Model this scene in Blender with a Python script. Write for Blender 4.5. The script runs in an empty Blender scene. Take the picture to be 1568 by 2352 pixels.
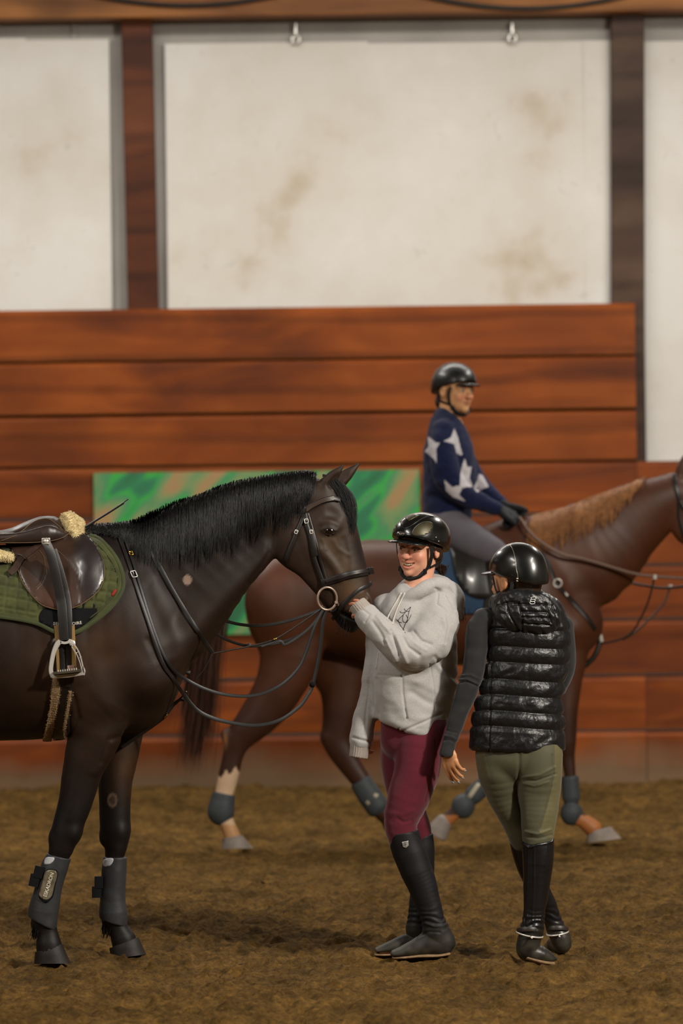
import bpy, math, random
import numpy as np
from mathutils import Vector, Matrix
from mathutils.bvhtree import BVHTree
from mathutils.geometry import delaunay_2d_cdt
random.seed(7); rng = np.random.default_rng(7)
sc = bpy.context.scene
COL = sc.collection
F = 8820.0; CH = 1.68; TH = 0.0122
cT, sT = math.cos(TH), math.sin(TH)

# ---------------------------------------------------------------- camera maths
def P(u, v, Y):
    du, dv = u - 784.0, 1176.0 - v
    s = Y / F
    return np.array([(du*cT + dv*sT)*s, Y, CH + (-du*sT + dv*cT)*s])
def GY(u, v):                     # distance of the ground seen at a pixel
    du, dv = u - 784.0, 1176.0 - v
    return CH*F/(du*sT - dv*cT)
def UV(pts):
    pts = np.atleast_2d(pts)
    x = pts[:, 0]/pts[:, 1]*F; z = (pts[:, 2]-CH)/pts[:, 1]*F
    du = x*cT - z*sT; dv = x*sT + z*cT
    return du + 784, 1176 - dv

# ---------------------------------------------------------------- noise
def _h(i, j, k, seed):
    n = (i*73856093) ^ (j*19349663) ^ (k*83492791) ^ (seed*2654435761 & 0xffffffff)
    n = (n ^ (n >> 13))*1274126177 & 0xffffffff
    n = (n ^ (n >> 16))*2246822519 & 0xffffffff
    return ((n ^ (n >> 15)) & 0xffff)/32767.5 - 1.0
def vnoise(p, scale, seed=0):
    q = np.asarray(p, dtype=np.float64)/np.asarray(scale)
    i = np.floor(q).astype(np.int64); f = q - i
    f = f*f*(3-2*f); out = 0
    for a in (0, 1):
        for b in (0, 1):
            for c in (0, 1):
                w = (f[:, 0] if a else 1-f[:, 0])*(f[:, 1] if b else 1-f[:, 1])*(f[:, 2] if c else 1-f[:, 2])
                out = out + w*_h(i[:, 0]+a, i[:, 1]+b, i[:, 2]+c, seed)
    return out

# ---------------------------------------------------------------- mesh building
def raw_mesh(name, verts, faces, col=None, smooth=True):
    me = bpy.data.meshes.new(name)
    verts = np.asarray(verts, dtype=np.float32)
    if isinstance(faces, np.ndarray):
        nf, k = faces.shape
        me.vertices.add(len(verts)); me.vertices.foreach_set('co', verts.ravel())
        me.loops.add(nf*k); me.loops.foreach_set('vertex_index', faces.astype(np.int32).ravel())
        me.polygons.add(nf)
        me.polygons.foreach_set('loop_start', np.arange(0, nf*k, k, dtype=np.int32))
        me.polygons.foreach_set('loop_total', np.full(nf, k, dtype=np.int32))
        me.update(calc_edges=True); me.validate()
    else:
        me.from_pydata([tuple(map(float, v)) for v in verts], [], [tuple(int(i) for i in f) for f in faces]); me.update()
    if smooth:
        me.polygons.foreach_set('use_smooth', np.ones(len(me.polygons), dtype=bool))
    if col is not None:
        at = me.color_attributes.new('Col', 'FLOAT_COLOR', 'POINT')
        c = np.ones((len(verts), 4), dtype=np.float32); c[:, :3] = col
        at.data.foreach_set('color', c.ravel())
    return me
def obj(name, me, mat=None, parent=None):
    o = bpy.data.objects.new(name, me); COL.objects.link(o)
    if mat is not None: me.materials.append(mat)
    if parent is not None: attach(o, parent)
    return o
def attach(o, parent):
    o.parent = parent
    o.matrix_parent_inverse = Matrix.Translation(parent.location).inverted()
def tag(o, label, cat, group=None, kind=None):
    o['label'] = label
    if cat: o['category'] = cat
    if group: o['group'] = group
    if kind: o['kind'] = kind
    return o
def thing(name, label, cat, loc, group=None):
    o = bpy.data.objects.new(name, None); COL.objects.link(o); o.location = loc; o.empty_display_size = .1
    return tag(o, label, cat, group)

def vnorm(a): return a/np.maximum(np.linalg.norm(a, axis=-1, keepdims=True), 1e-12)
def vert_normals(v, f):
    n = np.cross(v[f[:, 2]]-v[f[:, 0]], v[f[:, 3]]-v[f[:, 1]])
    out = np.zeros_like(v)
    for k in range(4):
        for c in range(3): out[:, c] += np.bincount(f[:, k], n[:, c], minlength=len(v))
    return vnorm(out)

# ---------------------------------------------------------------- distance field sculpting
def catmull(nodes, sub):
    N = np.array(nodes, dtype=float)
    if len(N) < 3 or sub <= 1: return N
    E = np.vstack([2*N[0]-N[1], N, 2*N[-1]-N[-2]]); out = []
    for i in range(1, len(E)-2):
        p0, p1, p2, p3 = E[i-1:i+3]
        for t in np.arange(sub)/sub:
            q = .5*((2*p1)+(-p0+p2)*t+(2*p0-5*p1+4*p2-p3)*t*t+(-p0+3*p1-3*p2+p3)*t**3)
            q[3:] = p1[3:]*(1-t)+p2[3:]*t
            out.append(q)
    out.append(N[-1]); return np.array(out)

class Sculpt:
    """union / carving of tapered elliptical limbs and ellipsoids in world metres"""
    def __init__(s, Y0=None, vox=.006):
        s.Y0 = Y0; s.vox = vox; s.ops = []; s.u = (Y0/F) if Y0 else 1.0
    def pt(s, n):
        return P(n[0], n[1], s.Y0 + n[2]*s.u) if s.Y0 else np.array(n[:3], dtype=float)
    def chain(s, nodes, k=.03, ref=(0, 1, 0), sub=3, mode='add', M=None):
        """nodes: (u, v, w, rn, rb) in pixels at Y0 (metres when Y0 is None)"""
        nodes = [tuple(n) if len(n) == 5 else tuple(n)+(n[3],) for n in nodes]
        N = catmull(nodes, sub)
        if M is None: pts = np.array([s.pt(n) for n in N]); R = N[:, 3:5]*s.u
        else:
            pts = N[:, :3]; R = N[:, 3:5]
            pts = pts@np.array(M.to_3x3()).T + np.array(M.translation); R = R*M.to_scale()[0]; ref = tuple(M.to_3x3()@Vector(ref))
        s.ops.append(('chain', mode, k, pts, R, np.array(ref, dtype=float)))
        return s
    def ell(s, c, r, k=.02, rot=None, mode='add', M=None, deg=0):
        """c,r in pixels (or metres); deg: in-plane rotation (counter-clockwise)"""
        if M is None: c = s.pt(c); r = np.array(r, dtype=float)*s.u
        else: c = np.array(c, float); r = np.array(r, float)
        R = np.eye(3) if rot is None else np.array(rot)
        if deg:
            a = math.radians(deg); R = np.array([[math.cos(a), 0, -math.sin(a)], [0, 1, 0], [math.sin(a), 0, math.cos(a)]])@R
        if M is not None:
            m = np.array(M.to_3x3()); sc_ = np.linalg.norm(m[:, 0]); c = m@c + np.array(M.translation); r = r*sc_; R = (m/sc_)@R
        s.ops.append(('ell', mode, k, c, r, R)); return s
    def cut(s, p, n, k=.004):      # removes the side the normal points to
        s.ops.append(('cut', 'sub', k, np.array(p, dtype=float), vnorm(np.array(n, dtype=float)), None)); return s
    def bounds(s):
        lo = np.full(3, 1e9); hi = -lo
        for op in s.ops:
            if op[1] != 'add': continue
            if op[0] == 'chain':
                m = op[4].max(axis=1)[:, None]; lo = np.minimum(lo, (op[3]-m).min(0)); hi = np.maximum(hi, (op[3]+m).max(0))
            else:
                m = (np.abs(op[5])@op[4]); lo = np.minimum(lo, op[3]-m); hi = np.maximum(hi, op[3]+m)
        return lo-3.5*s.vox, hi+3.5*s.vox
    def field(s):
        lo, hi = s.bounds(); vx = s.vox
        dims = np.ceil((hi-lo)/vx).astype(int)+1
        A = [(lo[i]+np.arange(dims[i])*vx).astype(np.float32) for i in range(3)]
        D = np.full(dims, 1.0, dtype=np.float32)
        def box(a, b):
            i0 = np.clip(np.floor((a-lo)/vx).astype(int), 0, dims-1); i1 = np.clip(np.ceil((b-lo)/vx).astype(int)+1, 1, dims)
            return tuple(slice(i0[j], i1[j]) for j in range(3))
        for kind, mode, k, a, b, c in s.ops:
            mg = max(k, 4*vx)
            if kind == 'cut':
                X, Y, Z = A[0][:, None, None], A[1][None, :, None], A[2][None, None, :]
                e = -((X-a[0])*b[0]+(Y-a[1])*b[1]+(Z-a[2])*b[2])
                h = np.maximum(k-np.abs(D+e), 0)/k; D = np.maximum(D, -e)+h*h*k*.25; continue
            if kind == 'ell':
                m = np.abs(c)@b + mg; bx = box(a-m, a+m)
                X, Y, Z = A[0][bx[0]][:, None, None]-a[0], A[1][bx[1]][None, :, None]-a[1], A[2][bx[2]][None, None, :]-a[2]
                q0 = 0; q1 = 0
                for j in range(3):
                    l = X*c[0, j]+Y*c[1, j]+Z*c[2, j]; t = (l/b[j])**2; q0 = q0+t; q1 = q1+t/b[j]**2
                q0 = np.sqrt(q0); e = q0*(q0-1)/np.maximum(np.sqrt(q1), 1e-6)
                e = np.where(q0 < .05, -b.min(), e)
            else:
                m = b.max()+mg; bx = box(a.min(0)-m, a.max(0)+m)
                shp = tuple(q.stop-q.start for q in bx)
                if min(shp) <= 0: continue
                e = np.full(shp, 1.0, dtype=np.float32)
                for i in range(len(a)-1):
                    p, q = a[i], a[i+1]; L = np.linalg.norm(q-p)
                    if L < 1e-7: continue
                    ax = (q-p)/L; n = np.cross(ax, c); ln = np.linalg.norm(n)
                    n = n/ln if ln > 1e-4 else np.array([1., 0, 0]); bb = np.cross(n, ax)
                    mm = max(b[i].max(), b[i+1].max())+mg
                    sb = box(np.minimum(p, q)-mm, np.maximum(p, q)+mm)
                    ls = tuple(slice(max(sb[j].start-bx[j].start, 0), max(sb[j].stop-bx[j].start, 0)) for j in range(3))
                    X, Y, Z = A[0][sb[0]][:, None, None]-p[0], A[1][sb[1]][None, :, None]-p[1], A[2][sb[2]][None, None, :]-p[2]
                    al = X*ax[0]+Y*ax[1]+Z*ax[2]; t = np.clip(al/L, 0, 1)
                    rn = b[i, 0]+(b[i+1, 0]-b[i, 0])*t; rb = b[i, 1]+(b[i+1, 1]-b[i, 1])*t
                    xa = al-t*L; ra = np.minimum(rn, rb)
                    t1 = ((X*n[0]+Y*n[1]+Z*n[2])/rn)**2; t2 = ((X*bb[0]+Y*bb[1]+Z*bb[2])/rb)**2; t3 = (xa/ra)**2
                    k0 = np.sqrt(t1+t2+t3); k1 = np.sqrt(t1/rn**2+t2/rb**2+t3/ra**2)
                    d = k0*(k0-1)/np.maximum(k1, 1e-6); d = np.where(k0 < .05, -ra, d)
                    e[ls] = np.minimum(e[ls], d)
            T = D[bx]
            if mode == 'add':
                if k > 0: h = np.maximum(k-np.abs(T-e), 0)/k; D[bx] = np.minimum(T, e)-h*h*k*.25
                else: D[bx] = np.minimum(T, e)
            else:
                k2 = max(k, 1e-5); h = np.maximum(k2-np.abs(T+e), 0)/k2; D[bx] = np.maximum(T, -e)+h*h*k2*.25
        D[0] = D[-1] = 1; D[:, 0] = D[:, -1] = 1; D[:, :, 0] = D[:, :, -1] = 1
        return D, lo
    def build(s, smooth=1, disp=None):
        D, lo = s.field(); vx = s.vox
        ins = D < 0
        cs = tuple(n-1 for n in D.shape)
        act = np.zeros(cs, dtype=np.int8)
        for a in (0, 1):
            for b in (0, 1):
                for c in (0, 1): act += ins[a:a+cs[0], b:b+cs[1], c:c+cs[2]]
        m = (act > 0) & (act < 8); del act
        idx = np.argwhere(m); vid = np.full(cs, -1, dtype=np.int32); vid[m] = np.arange(len(idx)); del m
        acc = np.zeros((len(idx), 3)); cnt = np.zeros(len(idx))
        off = [(a, b, c) for a in (0, 1) for b in (0, 1) for c in (0, 1)]
        val = {o: D[idx[:, 0]+o[0], idx[:, 1]+o[1], idx[:, 2]+o[2]] for o in off}
        for o in off:
            for ax in range(3):
                if o[ax]: continue
                o2 = list(o); o2[ax] = 1; o2 = tuple(o2)
                a, b = val[o], val[o2]; cr = (a < 0) != (b < 0)
                t = np.where(cr, a/np.where(cr, a-b, 1), 0)
                p = np.tile(np.array(o, dtype=float), (len(idx), 1)); p[:, ax] += t
                acc += p*cr[:, None]; cnt += cr
        v = lo + (idx+acc/cnt[:, None])*vx
        faces = []
        for ax in range(3):
            sl0 = [slice(1, -1)]*3; sl1 = [slice(1, -1)]*3; sl0[ax] = slice(0, -1); sl1[ax] = slice(1, None)
            A0 = ins[tuple(sl0)]; A1 = ins[tuple(sl1)]; ch = np.argwhere(A0 != A1)
            if not len(ch): continue
            base = ch.copy(); o1, o2 = [i for i in range(3) if i != ax]
            base[:, o1] += 1; base[:, o2] += 1
            e1 = np.zeros(3, int); e1[o1] = 1; e2 = np.zeros(3, int); e2[o2] = 1
            g = lambda q: vid[q[:, 0], q[:, 1], q[:, 2]]
            quad = np.stack([g(base-e1-e2), g(base-e2), g(base), g(base-e1)], 1)
            fl = ins[tuple((ch+[1 if i != ax else 0 for i in range(3)]).T)]
            if ax == 1: fl = ~fl
            quad[~fl] = quad[~fl][:, ::-1]; faces.append(quad)
        f = np.concatenate(faces); f = f[(f >= 0).all(1)]
        for _ in range(smooth):
            a2 = np.zeros_like(v); c2 = np.zeros(len(v))
            for k in range(4):
                w = v[f[:, (k+1) % 4]]
                for c in range(3): a2[:, c] += np.bincount(f[:, k], w[:, c], minlength=len(v))
                c2 += np.bincount(f[:, k], minlength=len(v))
            v = v*.4+.6*a2/np.maximum(c2, 1)[:, None]
        n = vert_normals(v, f)
        if disp is not None:
            v = v+n*disp(v, n)[:, None]; n = vert_normals(v, f)
        s.v, s.f, s.n = v, f, n
        return v, f, n
    def bvh(s):
        return BVHTree.FromPolygons([tuple(x) for x in s.v.tolist()], s.f.tolist())

# ---------------------------------------------------------------- tubes, straps, patches
def frames(pts, ref=None):
    t = np.gradient(pts, axis=0); t = vnorm(t)
    if ref is None:
        r = np.array([0, 1., 0]) if abs(t[0, 1]) < .9 else np.array([1., 0, 0])
        N = []; 
        for i in range(len(pts)):
            r = r-t[i]*np.dot(r, t[i]); r = r/max(np.linalg.norm(r), 1e-9); N.append(r)
        N = np.array(N)
    else:
        N = np.asarray(ref, dtype=float); N = vnorm(N-t*(N*t).sum(1)[:, None])
    return t, N, np.cross(t, N)
def spline(pts, n=8):
    pts = np.array(pts, dtype=float)
    if len(pts) < 3: return np.linspace(pts[0], pts[-1], n+1)
    E = np.vstack([2*pts[0]-pts[1], pts, 2*pts[-1]-pts[-2]]); out = []
    for i in range(1, len(E)-2):
        p0, p1, p2, p3 = E[i-1:i+3]
        for t in np.arange(n)/n:
            out.append(.5*((2*p1)+(-p0+p2)*t+(2*p0-5*p1+4*p2-p3)*t*t+(-p0+3*p1-3*p2+p3)*t**3))
    out.append(pts[-1]); return np.array(out)
def sweep(pts, w, t=None, nrm=None, k=8, closed=False):
    """tube (t None, w radius or radii) or strap (half width w, half thickness t, nrm = surface normals)"""
    pts = np.asarray(pts, dtype=float); T, N, B = frames(pts, nrm)
    if closed:
        T = vnorm(np.roll(pts, -1, 0)-np.roll(pts, 1, 0))
        if nrm is None: N = np.tile(np.array([0, 1., 0]), (len(pts), 1))
        else: N = np.asarray(nrm, float)
        N = vnorm(N-T*(N*T).sum(1)[:, None]); B = np.cross(T, N)
    w = np.broadcast_to(np.asarray(w, dtype=float), (len(pts),))
    if t is None: prof = [(math.cos(a)*1.0, math.sin(a)*1.0) for a in np.arange(k)/k*2*math.pi]; tt = w
    else:
        prof = [(-1, -.6), (-.82, -1), (.82, -1), (1, -.6), (1, .6), (.82, 1), (-.82, 1), (-1, .6)]
        tt = np.broadcast_to(np.asarray(t, dtype=float), (len(pts),))
    m = len(prof); V = []
    for a, b in prof: V.append(pts+B*(a*w)[:, None]+N*(b*tt)[:, None])
    V = np.stack(V, 1).reshape(-1, 3); n = len(pts); Fc = []
    for i in range(n if closed else n-1):
        j = (i+1) % n
        for q in range(m):
            r = (q+1) % m; Fc.append((i*m+q, i*m+r, j*m+r, j*m+q))
    if not closed:
        Fc.append(tuple(range(m))[::-1]); Fc.append(tuple((n-1)*m+q for q in range(m)))
    return V, Fc
def join(parts):
    V = []; Fc = []; o = 0
    for v, f in parts:
        V.append(np.asarray(v)); Fc += [tuple(int(i)+o for i in q) for q in (f.tolist() if isinstance(f, np.ndarray) else f)]; o += len(v)
    return np.concatenate(V), Fc
def mobj(name, vf, mat, parent=None, smooth=True, col=None):
    o = obj(name, raw_mesh(name, vf[0], vf[1], col, smooth), mat, parent); return o
def autos(o, deg=40):
    me = o.data
    me.polygons.foreach_set('use_smooth', np.ones(len(me.polygons), dtype=bool))
    me.set_sharp_from_angle(angle=math.radians(deg)); return o
def boxm(c, h, R=None):
    c = np.array(c, float); h = np.array(h, float)
    v = np.array([[x, y, z] for x in (-1, 1) for y in (-1, 1) for z in (-1, 1)], float)*h
    if R is not None: v = v@np.array(R).T
    return v+c, [(0, 1, 3, 2), (4, 6, 7, 5), (0, 4, 5, 1), (2, 3, 7, 6), (0, 2, 6, 4), (1, 5, 7, 3)]
def bevel(o, w=.004, seg=2):
    m = o.modifiers.new('bevel', 'BEVEL'); m.width = w; m.segments = seg; m.limit_method = 'ANGLE'; return o
def revolve(prof, c, R=None, n=24):
    """prof: (radius, height)"""
    V = []; Fc = []
    for r, h in prof:
        for a in np.arange(n)/n*2*math.pi: V.append((r*math.cos(a), r*math.sin(a), h))
    V = np.array(V)
    if R is not None: V = V@np.array(R).T
    for i in range(len(prof)-1):
        for q in range(n): Fc.append((i*n+q, i*n+(q+1) % n, (i+1)*n+(q+1) % n, (i+1)*n+q))
    Fc.append(tuple(range(n))[::-1]); Fc.append(tuple((len(prof)-1)*n+q for q in range(n)))
    return V+np.array(c), Fc
def hit(bvh, u, v, Y=14.5, back=False):
    o = Vector((0, 0, CH)); d = Vector(P(u, v, Y))-o; d.normalize()
    loc, n, i, _ = bvh.ray_cast(o, d)
    if loc is None:
        loc, n, i, _ = bvh.find_nearest(Vector(P(u, v, Y)))
        return np.array(loc), np.array(n), False
    if n.dot(d) > 0: n = -n
    return np.array(loc), np.array(n), True
def lay(bvh, uv, off=.004, n=8, Y=14.5):
    """points along a pixel path laid on a surface, with normals"""
    s = spline([(a, b, 0) for a, b in uv], n); L = []; N = []
    for q in s:
        l, m, _ = hit(bvh, q[0], q[1], Y); L.append(l+m*off); N.append(m)
    L = np.array(L); N = np.array(N)
    for _ in range(3):
        N[1:-1] = vnorm(N[1:-1]*.5+.25*(N[2:]+N[:-2])); L[1:-1] = L[1:-1]*.5+.25*(L[2:]+L[:-2])
    return L, N
def patch(bvh, outline, off=.004, th=.004, res=8, Y=14.5, n=5, closed=True, relief=None, colf=None, smoothN=0):
    """a sheet with thickness following a surface; outline in pixels"""
    ol = np.array(outline, float)
    E = np.vstack([ol[-1:], ol, ol[:2]]); B = []
    for i in range(1, len(E)-2):
        p0, p1, p2, p3 = E[i-1:i+3]
        m = max(1, int(np.linalg.norm(p2-p1)/res))
        for t in np.arange(m)/m:
            if n: B.append(.5*((2*p1)+(-p0+p2)*t+(2*p0-5*p1+4*p2-p3)*t*t+(-p0+3*p1-3*p2+p3)*t**3))
            else: B.append(p1*(1-t)+p2*t)
    B = np.array(B); nb = len(B)
    lo, hi = B.min(0), B.max(0); G = []
    for x in np.arange(lo[0]+res/2, hi[0], res):
        for y in np.arange(lo[1]+res/2, hi[1], res): G.append((x, y))
    G = np.array(G) if len(G) else np.zeros((0, 2))
    if len(G):
        ins = np.zeros(len(G), bool)
        for i in range(nb):
            a, b = B[i], B[(i+1) % nb]
            c = ((a[1] > G[:, 1]) != (b[1] > G[:, 1])) & (G[:, 0] < (b[0]-a[0])*(G[:, 1]-a[1])/(b[1]-a[1]+1e-12)+a[0]); ins ^= c
        dm = np.min(np.linalg.norm(G[:, None]-B[None], axis=2), axis=1)
        G = G[ins & (dm > res*.45)]
    pts = [Vector(p) for p in np.vstack([B, G])]
    vo, eo, fo, *_ = delaunay_2d_cdt(pts, [], [list(range(nb))], 1, 1e-5)
    Q = np.array([tuple(p) for p in vo]); L = []; N = []
    for q in Q:
        l, m, _ = hit(bvh, q[0], q[1], Y); L.append(l); N.append(m)
    L = np.array(L); N = np.array(N)
    rel = np.zeros(len(Q)) if relief is None else relief(Q)
    top = L+N*(off+th+rel)[:, None]; bot = L+N*(off-.002)
    m = len(Q); fs = [tuple(f) for f in fo]
    ec = {}
    for f in fs:
        for i in range(len(f)):
            a, b = f[i], f[(i+1) % len(f)]; ec[(a, b)] = 1
    # orientation: face the camera
    f0 = fs[0]; nn = np.cross(top[f0[1]]-top[f0[0]], top[f0[2]]-top[f0[0]]); flip = np.dot(nn, N[f0[0]]) < 0
    Fc = [f[::-1] if flip else f for f in fs]+[tuple(i+m for i in (f if flip else f[::-1])) for f in fs]
    for (a, b) in ec:
        if (b, a) not in ec: Fc.append((b, a, a+m, b+m) if not flip else (a, b, b+m, a+m))
    col = None
    if colf is not None: c = colf(Q); col = np.vstack([c, c])
    return (np.vstack([top, bot]), Fc), Q, col
def mirrorY(vf, Yc):
    v = np.array(vf[0]).copy(); v[:, 1] = 2*Yc-v[:, 1]
    return v, [tuple(f)[::-1] for f in vf[1]]
def strands(S, r0, r1=.0003, k=3, flat=1.0):
    """S: (ns, m, 3) arrays of strand points"""
    S = np.asarray(S); ns, m, _ = S.shape
    T = vnorm(np.gradient(S, axis=1)); ref = np.array([0, 1., 0.])
    N = np.cross(T, ref); bad = np.linalg.norm(N, axis=2) < .05; N[bad] = (1, 0, 0); N = vnorm(N); B = np.cross(T, N)
    w = np.linspace(1, 0, m)**.5; r0 = np.broadcast_to(r0, (ns,))
    rad = (r1+(r0[:, None]-r1)*w[None])[..., None]
    rings = [S+N*rad*math.cos(a)+B*rad*flat*math.sin(a) for a in np.arange(k)/k*2*math.pi]
    V = np.stack(rings, 2).reshape(-1, 3)
    i, j, q = np.meshgrid(np.arange(ns), np.arange(m-1), np.arange(k), indexing='ij')
    b = (i*m+j)*k; r = (q+1) % k
    Fc = np.stack([b+q, b+r, b+k+r, b+k+q], -1).reshape(-1, 4)
    return V, Fc

# ---------------------------------------------------------------- materials
def srgb(h):
    if isinstance(h, str): c = [int(h[i:i+2], 16)/255 for i in (0, 2, 4)]
    else: c = [x/255 for x in h]
    return tuple(x/12.92 if x <= .04045 else ((x+.055)/1.055)**2.4 for x in c)
def mat(name, col, rough=.6, spec=.5, metal=0, var=0.0, vscale=20, bump=0, bscale=200, attr=False, coat=0, sheen=0, detail=3, bdist=.002, aniso=None, sss=0):
    m = bpy.data.materials.new(name); m.use_nodes = True; nt = m.node_tree; N = nt.nodes; L = nt.links
    b = N['Principled BSDF']; c = srgb(col)
    b.inputs['Base Color'].default_value = (*c, 1); b.inputs['Roughness'].default_value = rough
    b.inputs['Specular IOR Level'].default_value = spec; b.inputs['Metallic'].default_value = metal
    b.inputs['Coat Weight'].default_value = coat; b.inputs['Coat Roughness'].default_value = .15
    if sheen: b.inputs['Sheen Weight'].default_value = sheen; b.inputs['Sheen Roughness'].default_value = .5
    if sss: b.inputs['Subsurface Weight'].default_value = sss; b.inputs['Subsurface Radius'].default_value = (.012, .005, .003); b.inputs['Subsurface Scale'].default_value = 1
    src = None
    if attr:
        a = N.new('ShaderNodeVertexColor'); a.layer_name = 'Col'; src = a.outputs[0]
    tc = N.new('ShaderNodeTexCoord')
    def mapped(scl):
        mp = N.new('ShaderNodeMapping'); L.new(tc.outputs['Object'], mp.inputs[0])
        if aniso: mp.inputs['Scale'].default_value = aniso
        return mp.outputs[0]
    if var:
        n = N.new('ShaderNodeTexNoise'); n.inputs['Scale'].default_value = vscale; n.inputs['Detail'].default_value = detail
        L.new(mapped(vscale), n.inputs[0])
        mr = N.new('ShaderNodeMapRange'); mr.inputs[1].default_value = .3; mr.inputs[2].default_value = .7
        mr.inputs[3].default_value = 1-var; mr.inputs[4].default_value = 1+var; L.new(n.outputs[0], mr.inputs[0])
        mx = N.new('ShaderNodeVectorMath'); mx.operation = 'SCALE'
        if src is None: mx.inputs[0].default_value = c
        else: L.new(src, mx.inputs[0])
        L.new(mr.outputs[0], mx.inputs['Scale']); src = mx.outputs[0]
    if src is not None: L.new(src, b.inputs['Base Color'])
    if bump:
        n = N.new('ShaderNodeTexNoise'); n.inputs['Scale'].default_value = bscale; n.inputs['Detail'].default_value = 2
        L.new(mapped(bscale), n.inputs[0])
        bp = N.new('ShaderNodeBump'); bp.inputs['Strength'].default_value = bump; bp.inputs['Distance'].default_value = bdist
        L.new(n.outputs[0], bp.inputs['Height']); L.new(bp.outputs[0], b.inputs['Normal'])
    return m
def in_poly(u, v, poly):
    ins = np.zeros(len(u), bool); n = len(poly)
    for i in range(n):
        a, b = poly[i], poly[(i+1) % n]
        ins ^= ((a[1] > v) != (b[1] > v)) & (u < (b[0]-a[0])*(v-a[1])/(b[1]-a[1]+1e-12)+a[0])
    return ins
def seg_dist(u, v, path):
    d = np.full(len(u), 1e9)
    for (x0, y0), (x1, y1) in zip(path[:-1], path[1:]):
        L = (x1-x0)**2+(y1-y0)**2; t = np.clip(((u-x0)*(x1-x0)+(v-y0)*(y1-y0))/max(L, 1e-9), 0, 1)
        d = np.minimum(d, np.hypot(u-x0-t*(x1-x0), v-y0-t*(y1-y0)))
    return d
def mix(a, b, t): return a*(1-t[:, None])+np.array(b)*t[:, None]
def text_mesh(txt, size, extrude=.0006, space=1.0):
    cu = bpy.data.curves.new('lettering', 'FONT'); cu.body = txt; cu.size = size; cu.extrude = extrude
    cu.align_x = 'CENTER'; cu.align_y = 'CENTER'; cu.space_character = space; cu.offset = size*.015
    t = bpy.data.objects.new('lettering', cu); COL.objects.link(t)
    bpy.context.view_layer.update(); dg = bpy.context.evaluated_depsgraph_get()
    me = bpy.data.meshes.new_from_object(t.evaluated_get(dg)); bpy.data.objects.remove(t)
    return me
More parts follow.
